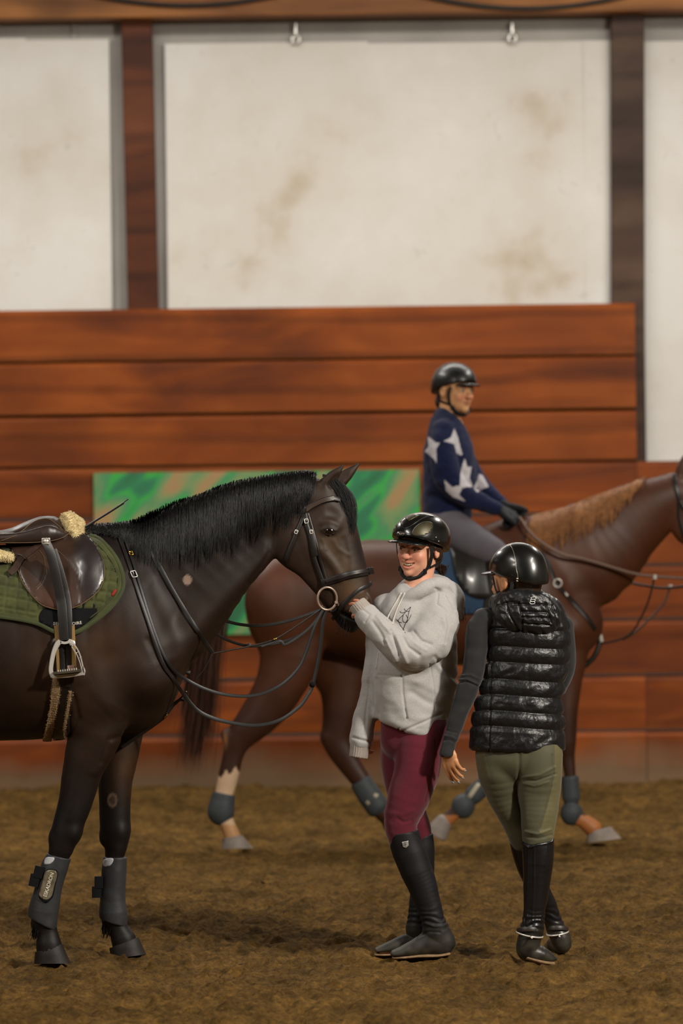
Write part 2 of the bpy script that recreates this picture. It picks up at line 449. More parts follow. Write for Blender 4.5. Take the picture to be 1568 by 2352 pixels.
# ================================================================ setting
WY = 23.7
def wallpt(u, v): return P(u, v, WY)
def nodes_of(m): return m.node_tree.nodes, m.node_tree.links
def wood_mat(name, c1, c2, c3, rough=.55, dust=False):
    m = bpy.data.materials.new(name); m.use_nodes = True; N, L = nodes_of(m); b = N['Principled BSDF']
    b.inputs['Roughness'].default_value = rough; b.inputs['Specular IOR Level'].default_value = .18
    tc = N.new('ShaderNodeTexCoord'); mp = N.new('ShaderNodeMapping'); mp.inputs['Scale'].default_value = (.5, 1, 2.0)
    oi = N.new('ShaderNodeObjectInfo')
    ad = N.new('ShaderNodeVectorMath'); ad.operation = 'ADD'; L.new(tc.outputs['Object'], ad.inputs[0])
    at = N.new('ShaderNodeAttribute'); at.attribute_name = 'Col'; sc_ = N.new('ShaderNodeVectorMath'); sc_.operation = 'SCALE'; sc_.inputs['Scale'].default_value = 30
    L.new(at.outputs['Color'], sc_.inputs[0]); L.new(sc_.outputs[0], ad.inputs[1]); L.new(ad.outputs[0], mp.inputs[0])
    n1 = N.new('ShaderNodeTexNoise'); n1.inputs['Scale'].default_value = 1.5; n1.inputs['Detail'].default_value = 5; n1.inputs['Distortion'].default_value = 1.4; L.new(mp.outputs[0], n1.inputs[0])
    r1 = N.new('ShaderNodeValToRGB'); L.new(n1.outputs[0], r1.inputs[0]); e = r1.color_ramp.elements
    e[0].position = .28; e[0].color = (*srgb(c1), 1); e[1].position = .72; e[1].color = (*srgb(c3), 1); k = e.new(.5); k.color = (*srgb(c2), 1)
    w = N.new('ShaderNodeTexWave'); w.bands_direction = 'Z'; w.inputs['Scale'].default_value = .55; w.inputs['Distortion'].default_value = 7; w.inputs['Detail'].default_value = 3; w.inputs['Detail Scale'].default_value = .7
    L.new(mp.outputs[0], w.inputs[0])
    rw = N.new('ShaderNodeMapRange'); rw.inputs[1].default_value = 0; rw.inputs[2].default_value = .16; rw.inputs[3].default_value = .72; rw.inputs[4].default_value = 1; L.new(w.outputs['Fac'], rw.inputs[0])
    n2 = N.new('ShaderNodeTexNoise'); n2.inputs['Scale'].default_value = 1.3; n2.inputs['Detail'].default_value = 4; L.new(ad.outputs[0], n2.inputs[0])
    r2 = N.new('ShaderNodeMapRange'); r2.inputs[1].default_value = .35; r2.inputs[2].default_value = .7; r2.inputs[3].default_value = .75; r2.inputs[4].default_value = 1.2; L.new(n2.outputs[0], r2.inputs[0])
    mu = N.new('ShaderNodeMath'); mu.operation = 'MULTIPLY'; L.new(rw.outputs[0], mu.inputs[0]); L.new(r2.outputs[0], mu.inputs[1])
    s2 = N.new('ShaderNodeVectorMath'); s2.operation = 'SCALE'; L.new(r1.outputs[0], s2.inputs[0]); L.new(mu.outputs[0], s2.inputs['Scale'])
    out = s2.outputs[0]
    if dust:   # dried splashed footing on the lowest boards
        ge = N.new('ShaderNodeNewGeometry'); sp = N.new('ShaderNodeSeparateXYZ'); L.new(ge.outputs['Position'], sp.inputs[0])
        nn = N.new('ShaderNodeTexNoise'); nn.inputs['Scale'].default_value = 1.6; nn.inputs['Detail'].default_value = 5; L.new(tc.outputs['Object'], nn.inputs[0])
        ma = N.new('ShaderNodeMath'); ma.operation = 'MULTIPLY_ADD'; ma.inputs[1].default_value = -.45; L.new(nn.outputs[0], ma.inputs[0]); L.new(sp.outputs[2], ma.inputs[2])
        md = N.new('ShaderNodeMapRange'); md.inputs[1].default_value = .0; md.inputs[2].default_value = -.2; md.inputs[3].default_value = 0; md.inputs[4].default_value = .8; L.new(ma.outputs[0], md.inputs[0])
        mx = N.new('ShaderNodeMix'); mx.data_type = 'RGBA'; L.new(md.outputs[0], mx.inputs[0]); L.new(out, mx.inputs[6]); mx.inputs[7].default_value = (*srgb('7c6850'), 1); out = mx.outputs[2]
    L.new(out, b.inputs['Base Color'])
    bp = N.new('ShaderNodeBump'); bp.inputs['Strength'].default_value = .35; bp.inputs['Distance'].default_value = .006; L.new(n1.outputs[0], bp.inputs['Height']); L.new(bp.outputs[0], b.inputs['Normal'])
    return m
M_board = wood_mat('stained_board', '5a2a12', '76380f', '8a4616', dust=True)
M_beam = wood_mat('beam_wood', '6a4224', '8a5a30', 'a06a3a')
M_postL = wood_mat('post_wood_red', '3c1e10', '532a15', '63381f')
M_postR = wood_mat('post_wood_dark', '33241a', '47342a', '5a4636')

# boards of the kick wall: one mesh; seams at the photographed heights
z_top = P(700, 702, WY)[2]; z_seams = [P(700, v, WY)[2] for v in (702, 824, 947, 1066, 1186, 1306, 1430, 1558, 1686, 1815)]
xR = P(1461, 900, WY)[0]
parts = []; cols = []
def board(x0, x1, z0, z1, y, th=.04, cap=.012):
    # rounded top edge catches the light like the planed edges in the photograph
    c = rng.random(3)
    prof = [(0, z0+.006), (0, z1-.034), (cap*.6, z1-.022), (cap*1.8, z1-.006), (th, z1-.004), (th, z0), (.006, z0)]
    V = np.array([(x, y+a, b) for x in (x0, x1) for a, b in prof]); n = len(prof)
    Fc = [(i, (i+1) % n, n+(i+1) % n, n+i) for i in range(n)]+[tuple(range(n))[::-1], tuple(range(n, 2*n))]
    parts.append((V, Fc)); cols.append(np.tile(c, (len(V), 1)))
for i in range(9):
    z1, z0 = z_seams[i], z_seams[i+1]
    if i == 8: z0 = -.05
    right = xR if i < 3 else 9.0
    cuts = {3: [1462], 4: [1300], 5: [1040], 6: [700], 7: [1478], 8: [1478]}.get(i, [])
    xs = [-9.0]+[P(c, 1176, WY)[0] for c in cuts]+[right]
    for a, b in zip(xs[:-1], xs[1:]): board(a+.002, b-.002, z0+.003, z1-.003, WY+rng.uniform(-.006, .006))
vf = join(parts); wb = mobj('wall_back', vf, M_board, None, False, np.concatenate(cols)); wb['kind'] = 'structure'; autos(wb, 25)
wb.data.materials.append(mat('planed_edge_highlight', '8c6236', .7, .2, var=.25, vscale=4))  # planed top edges: their highlight is put into a paler tan
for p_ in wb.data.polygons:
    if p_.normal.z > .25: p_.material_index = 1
wb['label'] = 'wall of wide reddish-brown stained boards behind the horses'

# white insulated sheets above
def sheet_mat():
    m = bpy.data.materials.new('white_sheet'); m.use_nodes = True; N, L = nodes_of(m); b = N['Principled BSDF']; b.inputs['Roughness'].default_value = .62; b.inputs['Specular IOR Level'].default_value = .3
    tc = N.new('ShaderNodeTexCoord')
    n = N.new('ShaderNodeTexNoise'); n.inputs['Scale'].default_value = 1.1; n.inputs['Detail'].default_value = 5; n.inputs['Roughness'].default_value = .55; L.new(tc.outputs['Object'], n.inputs[0])
    r = N.new('ShaderNodeValToRGB'); L.new(n.outputs[0], r.inputs[0]); e = r.color_ramp.elements
    e[0].position = .27; e[0].color = (*srgb('a8967c'), 1); e[1].position = .62; e[1].color = (*srgb('d2cfca'), 1); k = e.new(.40); k.color = (*srgb('c6c0b6'), 1)
    n2 = N.new('ShaderNodeTexNoise'); n2.inputs['Scale'].default_value = 9; n2.inputs['Detail'].default_value = 8; n2.inputs['Distortion'].default_value = 2; L.new(tc.outputs['Object'], n2.inputs[0])
    mr = N.new('ShaderNodeMapRange'); mr.inputs[1].default_value = .24; mr.inputs[2].default_value = .36; mr.inputs[3].default_value = .82; mr.inputs[4].default_value = 1; L.new(n2.outputs[0], mr.inputs[0])
    s = N.new('ShaderNodeVectorMath'); s.operation = 'SCALE'; L.new(r.outputs[0], s.inputs[0]); L.new(mr.outputs[0], s.inputs['Scale']); L.new(s.outputs[0], b.inputs['Base Color'])
    bp = N.new('ShaderNodeBump'); bp.inputs['Strength'].default_value = .3; bp.inputs['Distance'].default_value = .02; L.new(n.outputs[0], bp.inputs['Height']); L.new(bp.outputs[0], b.inputs['Normal'])
    return m
M_sheet = sheet_mat(); M_gray = mat('grey_sheet', '9b9690', .8, .3, var=.1, vscale=3)
SY = WY+.13
def sheet(n, u0, u1, v0, v1, y=SY, m=None, lab=None, bow=.012):
    a = P(u0, v1, y); b = P(u1, v0, y)
    nx, nz = 24, 24; X = np.linspace(a[0]+.005, b[0]-.005, nx); Z = np.linspace(a[2], b[2], nz)
    V = []; 
    for x in X:
        for z in Z: V.append((x, y, z))
    V = np.array(V); V[:, 1] += vnoise(V*[1, 0, 1], .9, n)*bow
    Fc = np.array([(i*nz+j, (i+1)*nz+j, (i+1)*nz+j+1, i*nz+j+1) for i in range(nx-1) for j in range(nz-1)])
    B = V.copy(); B[:, 1] = y+.03
    k = len(V); ring = [i*nz for i in range(nx)]+[(nx-1)*nz+j for j in range(1, nz)]+[i*nz+nz-1 for i in range(nx-2, -1, -1)]+[j for j in range(nz-2, 0, -1)]
    F2 = [tuple(f) for f in Fc]+[tuple(x+k for x in f[::-1]) for f in Fc]+[(ring[i], ring[(i+1) % len(ring)]+0, ring[(i+1) % len(ring)]+k, ring[i]+k)[::-1] for i in range(len(ring))]
    return (np.vstack([V, B]), F2)
sheets = [(-300, 60, 88, 730), (62, 252, 90, 730), (384, 846, 95, 730), (848, 1338, 94, 730), (1341, 1403, 92, 730), (1482, 1900, 90, 1080)]
o = mobj('wall_back_upper', join([sheet(i, *q) for i, q in enumerate(sheets)]), M_sheet); o['kind'] = 'structure'; autos(o, 30)
o['label'] = 'scuffed white wall sheets above the stained boards'
# recessed grey wall that shows as strips above and beside the sheets
a = P(-500, 1100, WY+.28); b = P(2100, -600, WY+.28)
o = mobj('wall_back_outer', boxm((0, WY+.20, (a[2]+b[2])/2), (9, .02, (b[2]-a[2])/2)), M_gray, None, False); o['kind'] = 'structure'
# girt edge between the sheets and the beam
pp = []
for u in (170, 682, 1178):
    q = P(u, 62, WY+.17); pp.append(boxm(q, (.012, .012, .12)))
o = mobj('trim_1', join(pp), M_gray, None, False); o['kind'] = 'structure'; o['label'] = 'grey seams of the recessed strip above the white sheets'
# posts and beam
def prism(name, q0, q1, w0, w1, y, d, m, label):
    a, b = P(*q0, y), P(*q1, y)
    V = []
    for p, w in ((a, w0), (b, w1)):
        w *= y/F/2
        for sx, sy in ((-1, 0), (1, 0), (1, 1), (-1, 1)): V.append((p[0]+sx*w, y+sy*d, p[2]))
    Fc = [(3, 2, 1, 0), (4, 5, 6, 7), (0, 1, 5, 4), (1, 2, 6, 5), (2, 3, 7, 6), (3, 0, 4, 7)]
    o = mobj(name, (np.array(V), Fc), m, None, False); o['kind'] = 'structure'; o['label'] = label; bevel(o, .008); return o
prism('trim_2', (329, 745), (311, -40), 70, 70, WY+.045, .2, M_postL, 'reddish-brown timber post left of the middle')
prism('trim_3', (1443, 1075), (1441, -40), 76, 77, WY+.05, .2, M_postR, 'dark timber post at the right')
a = P(784, 16, WY-.06)
o = mobj('trim_4', boxm((a[0], WY-.02, P(784, 35, WY-.1)[2]+.30), (9, .1, .30)), M_beam, None, False); o['kind'] = 'structure'; o['label'] = 'long brown timber beam across the top'; bevel(o, .01)
# the beam has the same slight slope as nothing else: it is level
M_cable = mat('black_rubber', '15130f', .45, .5)
def cable(u0, u1, sag):
    pts = [P(u0+(u1-u0)*t, -22+sag*4*t*(1-t), WY-.15) for t in np.linspace(0, 1, 17)]
    v, f = sweep(np.array(pts), .013); o = mobj('hanging_cable', (v, f), M_cable)
    return o
tag(cable(175, 680, 34), 'black cable sagging along the top beam, left of centre', 'cable', 'cables hung along the beam')
tag(cable(930, 1480, 41), 'black cable sagging along the top beam, right of centre', 'cable', 'cables hung along the beam')
M_galv = mat('galvanised', 'c9c6bf', .3, .5, .9)
def eye(u, v):
    q = P(u, v, WY+.10); t = thing('eye_hook', '', 'hook', q, 'bright hooks above the white sheets')
    mobj('shank', sweep(spline([q+[0, 0, .09], q+[0, .002, .045], q+[0, 0, .01]], 4), .010), M_galv, t)
    ring = np.array([q+np.array([.022*math.cos(a), 0, -.018+.026*math.sin(a)]) for a in np.arange(16)/16*2*math.pi])
    mobj('ring', sweep(ring, .009, closed=True), M_galv, t); return t
eye(679, 84)['label'] = 'small bright metal hook above the middle of the white sheets'
eye(1176, 82)['label'] = 'small bright metal hook above the white sheets near the dark post'

# painted green panel fixed to the boards
def paint_mat():
    m = bpy.data.materials.new('green_paint'); m.use_nodes = True; N, L = nodes_of(m); b = N['Principled BSDF']; b.inputs['Roughness'].default_value = .7
    tc = N.new('ShaderNodeTexCoord'); mp = N.new('ShaderNodeMapping'); mp.inputs['Scale'].default_value = (.55, 1, 1.7); m0 = N.new('ShaderNodeMapping'); m0.inputs['Rotation'].default_value = (0, math.radians(48), 0); L.new(tc.outputs['Object'], m0.inputs[0]); L.new(m0.outputs[0], mp.inputs[0])
    n = N.new('ShaderNodeTexNoise'); n.inputs['Scale'].default_value = 3.4; n.inputs['Detail'].default_value = 2.5; n.inputs['Distortion'].default_value = .3; L.new(mp.outputs[0], n.inputs[0])
    r = N.new('ShaderNodeValToRGB'); L.new(n.outputs[0], r.inputs[0]); e = r.color_ramp.elements
    e[0].position = .3; e[0].color = (*srgb('1c5f3a'), 1); e[1].position = .66; e[1].color = (*srgb('96794f'), 1)
    for p_, c_ in ((.40, '22704a'), (.45, '2b9a3a'), (.50, '3d7f52'), (.58, '6f8654')): k = e.new(p_); k.color = (*srgb(c_), 1)
    L.new(r.outputs[0], b.inputs['Base Color']); return m
a, b = P(219, 1462, WY-.02), P(963, 1078, WY-.02)
o = mobj('painted_panel', boxm(((a[0]+b[0])/2, WY-.018, (a[2]+b[2])/2), ((b[0]-a[0])/2, .014, (b[2]-a[2])/2)), paint_mat(), None, False)
tag(o, 'green abstract painted panel fixed to the board wall behind the dark horse', 'panel'); bevel(o, .005)

# ---- floor : arena footing
def ground_mat():
    m = bpy.data.materials.new('arena_footing'); m.use_nodes = True; N, L = nodes_of(m); b = N['Principled BSDF']; b.inputs['Roughness'].default_value = .95; b.inputs['Specular IOR Level'].default_value = .15
    tc = N.new('ShaderNodeTexCoord')
    n = N.new('ShaderNodeTexNoise'); n.inputs['Scale'].default_value = 3.2; n.inputs['Detail'].default_value = 6; L.new(tc.outputs['Object'], n.inputs[0])
    r = N.new('ShaderNodeValToRGB'); L.new(n.outputs[0], r.inputs[0]); e = r.color_ramp.elements
    e[0].position = .3; e[0].color = (*srgb('634a22'), 1); e[1].position = .7; e[1].color = (*srgb('8c6a36'), 1)
    n2 = N.new('ShaderNodeTexNoise'); n2.inputs['Scale'].default_value = 55; n2.inputs['Detail'].default_value = 6; n2.inputs['Roughness'].default_value = .7; L.new(tc.outputs['Object'], n2.inputs[0])
    mr = N.new('ShaderNodeMapRange'); mr.inputs[1].default_value = .32; mr.inputs[2].default_value = .68; mr.inputs[3].default_value = .5; mr.inputs[4].default_value = 1.4; L.new(n2.outputs[0], mr.inputs[0])
    s = N.new('ShaderNodeVectorMath'); s.operation = 'SCALE'; L.new(r.outputs[0], s.inputs[0])
    n3 = N.new('ShaderNodeTexNoise'); n3.inputs['Scale'].default_value = 16; n3.inputs['Detail'].default_value = 4; L.new(tc.outputs['Object'], n3.inputs[0])
    m3_ = N.new('ShaderNodeMapRange'); m3_.inputs[1].default_value = .35; m3_.inputs[2].default_value = .62; m3_.inputs[3].default_value = .66; m3_.inputs[4].default_value = 1.15; L.new(n3.outputs[0], m3_.inputs[0])
    mm_ = N.new('ShaderNodeMath'); mm_.operation = 'MULTIPLY'; L.new(mr.outputs[0], mm_.inputs[0]); L.new(m3_.outputs[0], mm_.inputs[1])
    L.new(mm_.outputs[0], s.inputs['Scale']); L.new(s.outputs[0], b.inputs['Base Color'])
    bp = N.new('ShaderNodeBump'); bp.inputs['Strength'].default_value = 1; bp.inputs['Distance'].default_value = .03; L.new(n2.outputs[0], bp.inputs['Height']); L.new(bp.outputs[0], b.inputs['Normal'])
    return m
M_ground = ground_mat()
def ground_h(X, Yv):
    p = np.stack([X.ravel(), Yv.ravel(), np.zeros(X.size)], 1)
    h = .020*vnoise(p, (.55, .7, 1), 1)+.012*vnoise(p, (.19, .22, 1), 2)+.010*np.minimum(vnoise(p, (.08, .09, 1), 3), .3)
    h += .015*vnoise(p, (.040, .05, 1), 4)+.016*np.maximum(vnoise(p, (.018, .022, 1), 6)-.1, 0)+.034*np.maximum(vnoise(p, (.06, .07, 1), 16)-.4, 0)-.03*np.maximum(vnoise(p, (.09, .08, 1), 26)-.5, 0)
    # ruts along the rail, a low berm against the wall
    yy = p[:, 1]; h += -.03*np.exp(-((yy-21.6-.15*vnoise(p, 1.5, 8))/.45)**2)+.05*np.exp(-((yy-22.6)/.4)**2)-.03*np.exp(-((yy-20.4)/.35)**2)
    return h.reshape(X.shape)-.012
def ground_patch(x0, x1, y0, y1, nx, ny, pw=1):
    X, Yv = np.meshgrid(np.linspace(x0, x1, nx), y0+(y1-y0)*np.linspace(0, 1, ny)**pw, indexing='ij')
    Z = ground_h(X, Yv); V = np.stack([X, Yv, Z], -1).reshape(-1, 3)
    i, j = np.meshgrid(np.arange(nx-1), np.arange(ny-1), indexing='ij'); b0 = i*ny+j
    return V, np.stack([b0, b0+ny, b0+ny+1, b0+1], -1).reshape(-1, 4)
v1, f1 = ground_patch(-2.6, 2.6, 11.5, 17.5, 420, 760); v2, f2 = ground_patch(-2.6, 2.6, 17.5, WY+.1, 180, 420)
o = obj('floor', raw_mesh('floor', np.vstack([v1, v2]), np.vstack([f1, f2+len(v1)])), M_ground); o['kind'] = 'structure'; o['label'] = 'brown sandy arena footing'
parts = []
for (x0, x1, y0, y1) in ((-9, -2.6, -4, WY+.1), (2.6, 9, -4, WY+.1), (-2.6, 2.6, -4, 11.5)):
    v, f = ground_patch(x0, x1, y0, y1, 60, 60); v[:, 2] -= .0; parts.append((v, f))
o = mobj('floor_outer', join(parts), M_ground); o['kind'] = 'structure'
# little clods thrown up by hooves
# ---- roof and the rest of the hall (light bounces from it)
M_hall = mat('hall_wall', '8d867a', .8, .3)
for nm, c, h in (('wall_left', (-9, 9.8, 2.5), (.05, 14, 3.2)), ('wall_right', (9, 9.8, 2.5), (.05, 14, 3.2)), ('wall_front', (0, -4.1, 2.5), (9, .05, 3.2)), ('ceiling', (0, 9.8, 5.7), (9.1, 14.2, .05))):
    o = mobj(nm, boxm(c, h), M_hall, None, False); o['kind'] = 'structure'
# ================================================================ dark horse
HY = 14.48; hs = HY/F
def H3(u, v, w=0): return P(u, v, HY+w*hs)
def eye_parts(t, c, r, R, iris='1a0d06'):
    pass
M_dark = mat('dark_bay_coat', '2a1c14', .55, .32, var=.18, vscale=14, bump=.15, bscale=260, attr=True)
M_mane = mat('black_hair', '0d0b0b', .45, .5, var=.3, vscale=60)
M_hoof = mat('dark_hoof', '1e1712', .6, .4, var=.3, vscale=40, bump=.2, bscale=120)

def horse_body(s, D):
    pass
hb = Sculpt(HY, .0062)
# trunk, hindquarters outside the frame
hb.chain([(-560, 1400, 0, 175, 120), (-470, 1400, 0, 215, 160), (-330, 1430, 0, 225, 170), (-150, 1470, 0, 226, 182), (20, 1476, 0, 225, 182), (150, 1464, 0, 226, 168), (250, 1466, 0, 210, 140), (300, 1490, 0, 170, 118)], k=.05)
hb.ell((300, 1575, 0), (106, 112, 108), k=.07)
hb.ell((330, 1560, -38), (72, 95, 60), k=.05).ell((330, 1560, 38), (72, 95, 60), k=.05)
hb.chain([(150, 1262, 0, 30, 48), (205, 1245, 0, 34, 44), (245, 1243, 0, 34, 42), (290, 1240, 0, 36, 40)], k=.07)
# neck
hb.chain([(250, 1360, 0, 130, 92), (330, 1395, 0, 172, 96), (452, 1290, 0, 137, 74), (552, 1213, 0, 100, 58), (636, 1172, 0, 80, 52), (702, 1142, 0, 56, 46)], k=.05, sub=4)
# neck muscles: jugular furrow ridge, splenius, windpipe
hb.chain([(610, 1262, -22, 26, 26), (540, 1330, -30, 34, 34), (450, 1420, -45, 44, 40), (380, 1500, -62, 46, 40)], k=.03)
hb.chain([(610, 1262, 22, 26, 26), (540, 1330, 30, 34, 34), (450, 1420, 45, 44, 40), (380, 1500, 62, 46, 40)], k=.03)
for sg in (-1, 1):
    hb.chain([(215, 1290, sg*66, 44, 26), (262, 1380, sg*92, 66, 36), (325, 1500, sg*96, 66, 42), (340, 1545, sg*82, 52, 42)], k=.08)   # scapula to point of shoulder
    hb.chain([(300, 1530, sg*100, 48, 40), (225, 1590, sg*104, 70, 44), (185, 1650, sg*96, 46, 36)], k=.04)  # arm / triceps
    hb.ell((190, 1560, sg*112), (66, 34, 82), k=.04)
    hb.ell((-430, 1450, sg*105), (120, 75, 150), k=.06)
# head
hb.chain([(730, 1148, 0, 60, 44), (752, 1202, 0, 66, 52), (772, 1262, 0, 59, 46), (793, 1322, 0, 53, 38), (806, 1375, 0, 46, 35), (811, 1408, 0, 38, 34)], k=.02, sub=4)
for sg in (-1, 1):
    hb.ell((695, 1238, sg*30), (73, 22, 74), k=.02)
    hb.chain([(700, 1255, sg*30, 62, 17), (728, 1305, sg*28, 44, 17), (752, 1345, sg*22, 34, 17), (775, 1382, sg*14, 30, 18)], k=.02)
    hb.chain([(735, 1262, sg*46, 8, 7), (762, 1292, sg*42, 7, 6), (782, 1325, sg*36, 6, 5)], k=.018)      # facial crest
    hb.chain([(742, 1200, sg*47, 7, 7), (758, 1200, sg*49, 8, 8), (776, 1209, sg*46, 6, 6)], k=.02)      # brow
    hb.ell((757, 1222, sg*58), (17, 9, 10), k=.01, mode='sub', deg=-18)
    hb.chain([(740, 1217, sg*53, 4, 4), (755, 1213, sg*57, 5.2, 4.6), (772, 1219, sg*54, 4, 4)], k=.005)
    hb.chain([(742, 1221, sg*53, 2.6, 2.6), (756, 1229, sg*54, 3, 3), (771, 1224, sg*52, 2.6, 2.6)], k=.005)
    hb.ell((768, 1178, sg*52), (15, 7, 9), k=.02, mode='sub', deg=-20)                                     # hollow above the eye
    hb.ell((838, 1385, sg*26), (15, 14, 24), k=.014).ell((846, 1392, sg*34), (6, 9, 13), k=.006, mode='sub', deg=-15)  # nostril
hb.ell((823, 1402, 0), (31, 34, 32), k=.02)
hb.chain([(782, 1398, 0, 24, 26), (795, 1422, 0, 22, 22), (806, 1436, 0, 17, 19)], k=.012)
hb.chain([(775, 1404, -31, 3, 12), (795, 1412, -30, 3, 14), (818, 1424, -26, 3, 14), (838, 1432, -8, 3, 22)], k=.006, mode='sub')
# ears
def ear(s, b, t, w, r):
    b = np.array(b, float); t = np.array(t, float)
    pts = [tuple(b+(t-b)*q)+(r*m, r*m*.7) for q, m in ((0, .8), (.25, 1), (.55, .78), (.8, .42), (1, .12))]
    s.chain(pts, k=.012, sub=3)
    o = np.array(w, float)
    s.chain([tuple(b+(t-b)*q+o)+(r*m, r*m*.6) for q, m in ((.22, .5), (.5, .55), (.82, .2))], k=.004, mode='sub', sub=3)
ear(hb, (738, 1125, -24), (792, 1064, -30), (9, 5, -9), 19)
ear(hb, (764, 1120, 26), (829, 1061, 32), (-7, -2, -12), 18)
# fore legs
near = [(225, 1610, -92, 74, 42), (220, 1680, -86, 63, 44), (190, 1768, -80, 46, 38), (174, 1840, -78, 39, 33), (150, 1912, -77, 33.5, 31), (141, 1948, -76, 29, 28), (131, 1975, -76, 23, 21), (118, 2030, -76, 19.5, 18), (108, 2075, -76, 20, 18), (101, 2108, -75, 27, 24), (109, 2142, -75, 24, 22), (112, 2168, -75, 29, 27), (113, 2180, -75, 29, 27)]
far = [(275, 1610, 86, 70, 42), (273, 1700, 82, 52, 42), (265, 1790, 77, 41, 37), (264, 1850, 75, 36.5, 33), (264, 1905, 74, 34.5, 31), (266, 1942, 74, 27, 27), (262, 1970, 74, 22, 21), (260, 2030, 74, 20, 18), (259, 2075, 74, 20, 18), (260, 2104, 74, 27, 24), (272, 2135, 73, 24, 22), (283, 2158, 73, 29, 27), (285, 2168, 73, 29, 27)]
hb.chain(near, k=.03).chain(far, k=.03)
for (u, v, w) in ((178, 1905, -77), (286, 1903, 74)):  # knees, fetlocks behind
    hb.ell((u-10, v+5, w), (20, 30, 26), k=.02)
hb.ell((122, 1925, -76), (9, 15, 16), k=.02).ell((238, 1925, 74), (9, 15, 16), k=.02)
hb.ell((84, 2124, -75), (13, 14, 17), k=.02).ell((246, 2120, 74), (13, 14, 17), k=.02)
hb.chain([(205, 1690, -112, 14, 8), (176, 1800, -104, 10, 7), (160, 1880, -100, 8, 6)], k=.02)
hb.chain([(240, 1700, -110, 18, 8), (212, 1770, -106, 12, 6)], k=.02)
# hind legs beyond the frame
for sg in (-1, 1):
    hb.chain([(-430, 1500, sg*95, 130, 62), (-400, 1600, sg*95, 85, 52), (-450, 1720, sg*85, 52, 40), (-500, 1830, sg*80, 40, 30), (-490, 1900, sg*80, 27, 24), (-480, 2040, sg*80, 22, 19), (-480, 2105, sg*80, 29, 25), (-462, 2150, sg*80, 24, 22), (-450, 2170, sg*80, 28, 26)], k=.03)
def h_disp(v, n):
    u_, v_ = UV(v)
    d = vnoise(v, (.12, .12, .12), 5)*.003+vnoise(v, (.05, .05, .07), 6)*.0012
    # wrinkles at throat, chest and elbow folds
    for path, wd, dp in (([(618, 1270), (600, 1300), (570, 1340)], 5, -.004), ([(405, 1560), (370, 1530), (340, 1470)], 8, -.004), ([(300, 1690), (250, 1700), (235, 1750)], 7, -.005),
                         ([(160, 1690), (180, 1650), (170, 1600)], 6, -.005), ([(620, 1260), (640, 1180), (690, 1130)], 9, -.005), ([(655, 1200), (680, 1230), (700, 1290)], 8, -.0015),
                         ([(790, 1240), (800, 1290), (795, 1330)], 7, -.003), ([(764, 1240), (775, 1260), (800, 1275)], 4, .0025), ([(740, 1240), (748, 1262)], 3, .002)):
        d += dp*np.exp(-(seg_dist(u_, v_, path)/wd)**2)*(v[:, 1] < HY+.1)
    return d
def h_col(v):
    u_, v_ = UV(v); n = len(v)
    base = np.tile(np.array(srgb('24160d')), (n, 1)); blk = srgb('100c0c')
    leg = np.clip((v_-1740)/120, 0, 1); base = mix(base, blk, leg*.9)
    crest = np.clip((v[:, 2]-1.25)/.4, 0, 1)*np.clip((640-u_)/80, 0, 1)*np.clip(1-seg_dist(u_, v_, [(300, 1230), (450, 1180), (640, 1110)])/260, 0, 1)**.4; base = mix(base, blk, crest)
    head = np.clip((u_-640)/60, 0, 1)*(v_ < 1480); base = mix(base, srgb('33241a'), head*.6)
    face = np.exp(-(seg_dist(u_, v_, [(760, 1240), (790, 1300), (815, 1350)])/26)**2); base = mix(base, srgb('544330'), face*.6)
    muz = np.exp(-(seg_dist(u_, v_, [(800, 1360), (830, 1380)])/20)**2); base = mix(base, srgb('5a3c22'), muz*.5)
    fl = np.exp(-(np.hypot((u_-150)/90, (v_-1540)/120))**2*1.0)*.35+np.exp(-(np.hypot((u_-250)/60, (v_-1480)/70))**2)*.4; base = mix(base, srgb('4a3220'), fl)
    ey = np.clip(1.3-np.hypot((u_-757)/24, (v_-1219)/15), 0, 1); base = mix(base, srgb('120d0b'), ey*.8)
    nose = np.clip((u_-836)/14, 0, 1)*(v_ > 1395)+np.clip((v_-1395)/20, 0, 1)*(u_ > 755); base = mix(base, srgb('15110f'), np.clip(nose, 0, 1)*.85)
    sh = (v_ < 1480)*(v[:, 1] < HY)
    dk = np.exp(-(seg_dist(u_, v_, [(820, 1255), (832, 1290)])/16)**2); base = mix(base, srgb('1a1214'), dk*.7)
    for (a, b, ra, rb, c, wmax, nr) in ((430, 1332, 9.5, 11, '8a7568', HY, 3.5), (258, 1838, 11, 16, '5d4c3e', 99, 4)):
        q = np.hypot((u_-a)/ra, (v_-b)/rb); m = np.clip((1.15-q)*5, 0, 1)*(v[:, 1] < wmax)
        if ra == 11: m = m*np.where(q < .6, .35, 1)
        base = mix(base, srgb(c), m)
    d = np.exp(-(np.hypot((u_-288)/30, (v_-1760)/60))**2); base = mix(base, srgb('54361c'), d*.45*(v[:, 1] > HY))
    return base
v, f, n = hb.build(2, h_disp)
HB = hb.bvh()
horse = thing('horse', 'dark brown, nearly black horse standing saddled with its nose at the grey-hoodie rider\'s hand', 'horse', H3(100, 2200, 0)*[1, 1, 0])
body = obj('body', raw_mesh('body', v, f, h_col(v)), M_dark, horse)
# eyes
M_eye = mat('dark_eye', '0a0504', .06, .8, coat=1)
for sg in (-1, 1):
    e = Sculpt(HY, .0022).ell((757, 1219, sg*47), (15, 12.5, 10.5), deg=-15); vv, ff, nn = e.build(1); obj('eye', raw_mesh('eye', vv, ff), M_eye, horse)
